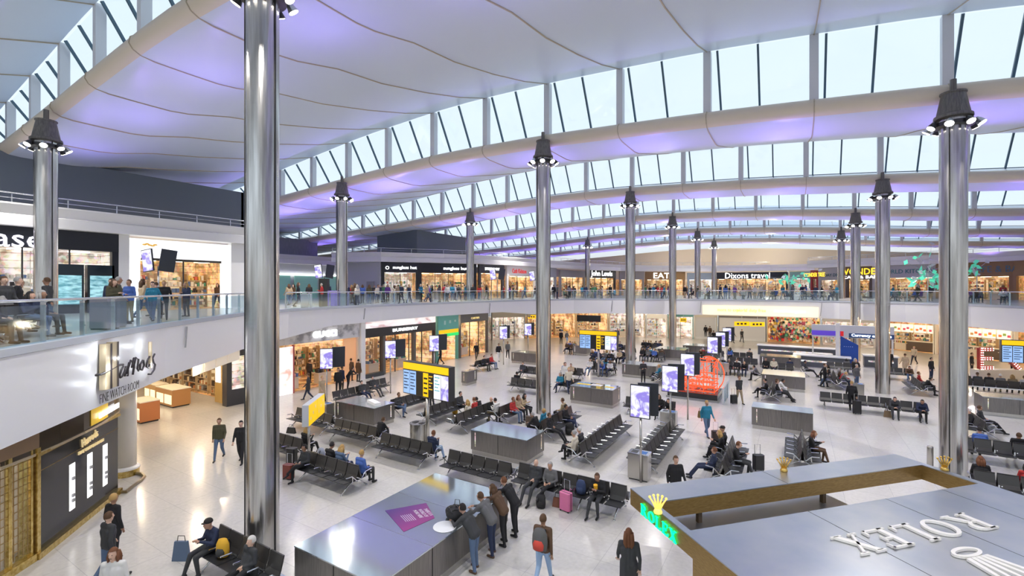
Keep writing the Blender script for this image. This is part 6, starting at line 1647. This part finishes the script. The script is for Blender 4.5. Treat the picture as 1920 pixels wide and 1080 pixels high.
# --- crowded benches, filled by rule
used = set()
def auto_label(where, kind, top, leg, hair, rnd):
    for t in range(40):
        s = f'{hair} haired {kind} in {top} and {leg} {where}'
        if s not in used: used.add(s); return s, top, leg, hair
        top = rnd.choice(['black','navy','grey','charcoal','brown','olive','beige','white','red','blue','teal','green','purple','khaki','cream']); leg = rnd.choice(['black','jeans','charcoal','navy','khaki','grey']); hair = rnd.choice(list(HAIRC))
    return s, top, leg, hair
def fill(bi, where, p=.8, rows=(-1,1), seed=0):
    rnd = random.Random(seed+bi); b = BENCH[bi]; cnt = sum(1 for c in b.children if c.name.startswith('seat')); n = cnt//2
    for sd in rows:
        for i in range(n):
            if rnd.random() > p: continue
            top = rnd.choice(['black','black','navy','grey','charcoal','charcoal','brown','red','blue','beige','white','teal']); leg = rnd.choice(['black','jeans','charcoal','navy']); hair = rnd.choice(['black','black','brown','brown','blond','grey'])
            lab, top, leg, hair = auto_label(where, 'passenger', top, leg, hair, rnd)
            sit(bi, i, sd, lab, rnd.choice(['sit','sitph','sitx','sitbk','sitfw']), top=top, leg=leg, hair=hair, style=rnd.choice(['short','short','long']), female=False, group='passengers on the crowded far benches')
fill(33,'seated under the middle flight board')
fill(34,'seated just left of the fourth column'); fill(35,'seated a row farther left of the fourth column'); fill(36,'seated right of fourth column'); fill(37,'in the last row right of fourth column')
fill(48,'seated beneath the black hanging screens'); fill(47,'seated far right of the middle column', .6); fill(39,'seated behind the third portrait screen',.5); fill(40,'seated near the grey bin unit',.6); fill(49,'seated under the paired screens',.6)
fill(26,'on the slanting bench at right',.25); fill(27,'before the blue bureau sign',.3); fill(28,'before the white food counters',.3); fill(38,'behind the second portrait screen',.4)
fill(19,'one row behind, left of the middle column',.3,(1,)); fill(20,'on the bench right of the middle column',.6,(1,)); fill(21,'on the near bench right of the column',.5,(-1,))
# people on seats behind the right edge steel unit
rnd = random.Random(77); bi_ = [i for i, b in enumerate(BENCH) if b.get('label','').startswith('row of seats behind the steel unit at the right')][0]
for i in range(7):
    lab, top, leg, hair = auto_label('behind the right edge steel unit','passenger',rnd.choice(['black','white','red','charcoal']),'black','brown',rnd)
    sit(bi_, i, -1, lab, 'sit', top=top, leg=leg, hair=hair, style=rnd.choice(['short','long']), group='passengers seated at the right edge')
# --- crowd on the upper deck
def deck_point(px, back):
    p, d, t = on_poly(px, EDGE); n = Vector((t.y,-t.x)); return Vector((p.x-n.x*back, p.y-n.y*back, ZM))
TOPS = ['black','black','navy','charcoal','grey','brown','olive','beige','white','red','blue','teal','green','purple','cream']
def clear(p):
    for X_ in XC:
        for Y_ in YC:
            d_ = Vector((p[0]-X_,p[1]-Y_))
            if d_.length < .95: p = Vector((X_+d_.x/max(d_.length,.01)*1.0, Y_+d_.y/max(d_.length,.01)*1.0, p[2]))
    return p
def crowd(pxa, pxb, n, where, seed, back=(.8,6), seated=0.0, grp='people on the upper deck'):
    rnd = random.Random(seed)
    for i in range(n):
        px = lerp(pxa, pxb, (i+rnd.random()*.8)/n); bk = rnd.uniform(*back); 
        top = rnd.choice(TOPS); leg = rnd.choice(['black','jeans','charcoal','navy','khaki']); hair = rnd.choice(['black','brown','brown','blond','grey'])
        sd = rnd.random() < seated
        lab, top, leg, hair = auto_label(where, 'sitter' if sd else 'traveller', top, leg, hair, rnd)
        p = clear(deck_point(px, bk))
        ps = rnd.choice(['sit','sitph','sitx']) if sd else rnd.choice(['stand','walk','walkb','phone','fold'])
        person(p, rnd.uniform(0,6.28), lab, ps, top=top, leg=leg, hair=hair, style=rnd.choice(['short','short','long']), group=grp, sc=rnd.uniform(.95,1.05))
        if sd:
            c = empty('cafe_stool', (p.x,p.y,ZM), rnd.uniform(0,6), 'dark seat under the sitter '+where.replace('behind','by'), 'chair', 'seats on the upper deck')
            MB().box(-.25,-.25,.40,.25,.25,.46).build('seat', M_seat, c); MB().tube([(0,0,.4),(0,0,.02)], .03, 6).build('leg', M_chrome, c); MB().lathe([(.2,0),(.2,.02)], 12).build('foot', M_chrome, c)
crowd(545,715,16,'left of the black corner shop',101,(.8,9))
crowd(715,890,30,'before the black corner shop',102,(.7,7))
crowd(892,1012,16,'by the pale shop on the deck',103,(.8,8))
crowd(1052,1180,24,'before the department store',104,(.8,9),.3)
crowd(1200,1262,10,'before the brown signed cafe',105,(.8,9),.3)
crowd(1275,1450,24,'before the electronics shop',106,(.8,12),.3)
crowd(1455,1580,16,'by the red cafe corner',107,(.8,9),.5)
crowd(1600,1750,20,'in the food court left of the large column',108,(.8,9),.6)
crowd(1815,1915,14,'in the food court right of the large column',109,(.8,7),.5)
# far left deck: seats and travellers close to the glass
DB = []
def deck_bench(px, back, n, label, rzoff=0, lod=0):
    p, d, t = on_poly(px, EDGE); nn_ = Vector((t.y,-t.x)); c = Vector((p.x-nn_.x*back, p.y-nn_.y*back))
    root = empty('airport_bench', (c.x,c.y,ZM), atan2(t.y,t.x)+rzoff, label, 'bench', 'black airport seats in linked rows')
    bench_parts(root, n, -1, 1); bench_parts(root, n, 1, 1); hx = n*PITCH/2
    MB().bar((-hx,0,.40),(hx,0,.40),.10,.07).build('beam', M_chrome, root)
    for x in (-hx+.25, hx-.25):
        mb = MB(); mb.tube([(x,0,.38),(x,-.28,.24),(x,-.55,.03)], .028, 6); mb.tube([(x,0,.38),(x,.28,.24),(x,.55,.03)], .028, 6); mb.build('leg', M_chrome, root)
    BENCH.append(root); return len(BENCH)-1
i1 = deck_bench(40, 1.6, 5, 'bench behind the glass on the upper deck at the far left edge')
i2 = deck_bench(172, 2.0, 4, 'bench behind the glass on the upper deck above the script sign')
i3 = deck_bench(92, 5.4, 5, 'second row bench on the upper deck near the black shop')
def dsit(bi, i, side, label, ps, **k):
    o = sit(bi, i, side, label, ps, **k); o.location.z = ZM; return o
rnd = random.Random(5)
for bi, n, w_ in ((i1,5,'on the glass side bench at the far left'),(i2,4,'on the upper bench above the script sign'),(i3,5,'on the second row upper bench')):
    for sd in (-1,1):
        for i in range(n):
            if rnd.random() < .72:
                top = rnd.choice(['black','charcoal','navy','grey','olive','brown']); lab, top, leg, hair = auto_label(w_,'passenger',top,rnd.choice(['black','jeans','charcoal']),rnd.choice(['black','brown','grey']),rnd)
                dsit(bi, i, sd, lab, rnd.choice(['sit','sitph','sitx','sitfw']), top=top, leg=leg, hair=hair, style=rnd.choice(['short','long']), group='passengers seated on the left upper deck')
crowd(222,440,15,'before the white framed shop',110,(1.5,6),0,)
person(deck_point(207,2.6), at_cam(1.4), 'person in padded dark coat walking between the two left shops on the deck', 'walk', top='charcoal', leg='black', hair='brown')
for i, (px, bk, cc, nm) in enumerate(((262,1.0,(.2,.2,.24),'grey litter cabinet behind the left balustrade'),(285,1.2,(.16,.17,.2),'dark litter cabinet behind the left balustrade'),(596,1.0,(.6,.6,.6),'pale kiosk box behind the balustrade'),(632,1.4,(.02,.02,.02),'black kiosk panel on the upper deck beside the column'),(640,1.0,(.35,.25,.7),'violet poster stand on the upper deck beside the column'))):
    p = deck_point(px, bk); r = empty('deck_cabinet', p, T, nm, 'cabinet'); hh = (1.05,1.05,1.0,2.1,1.2)[i]
    MB().box(-.3,-.25,.05,.3,.25,hh).build('body', cmat(cc,.4), r); MB().box(-.28,-.23,0,.28,.23,.05).build('base', M_black, r)
for i, (px, w_) in enumerate(((842,.0),(1045,0),(1355,0))):
    pass
# tidy: nothing animated, nothing hidden
for o in list(COL.objects):
    if o.type == 'EMPTY' and not o.children: print('empty without parts', o.name)
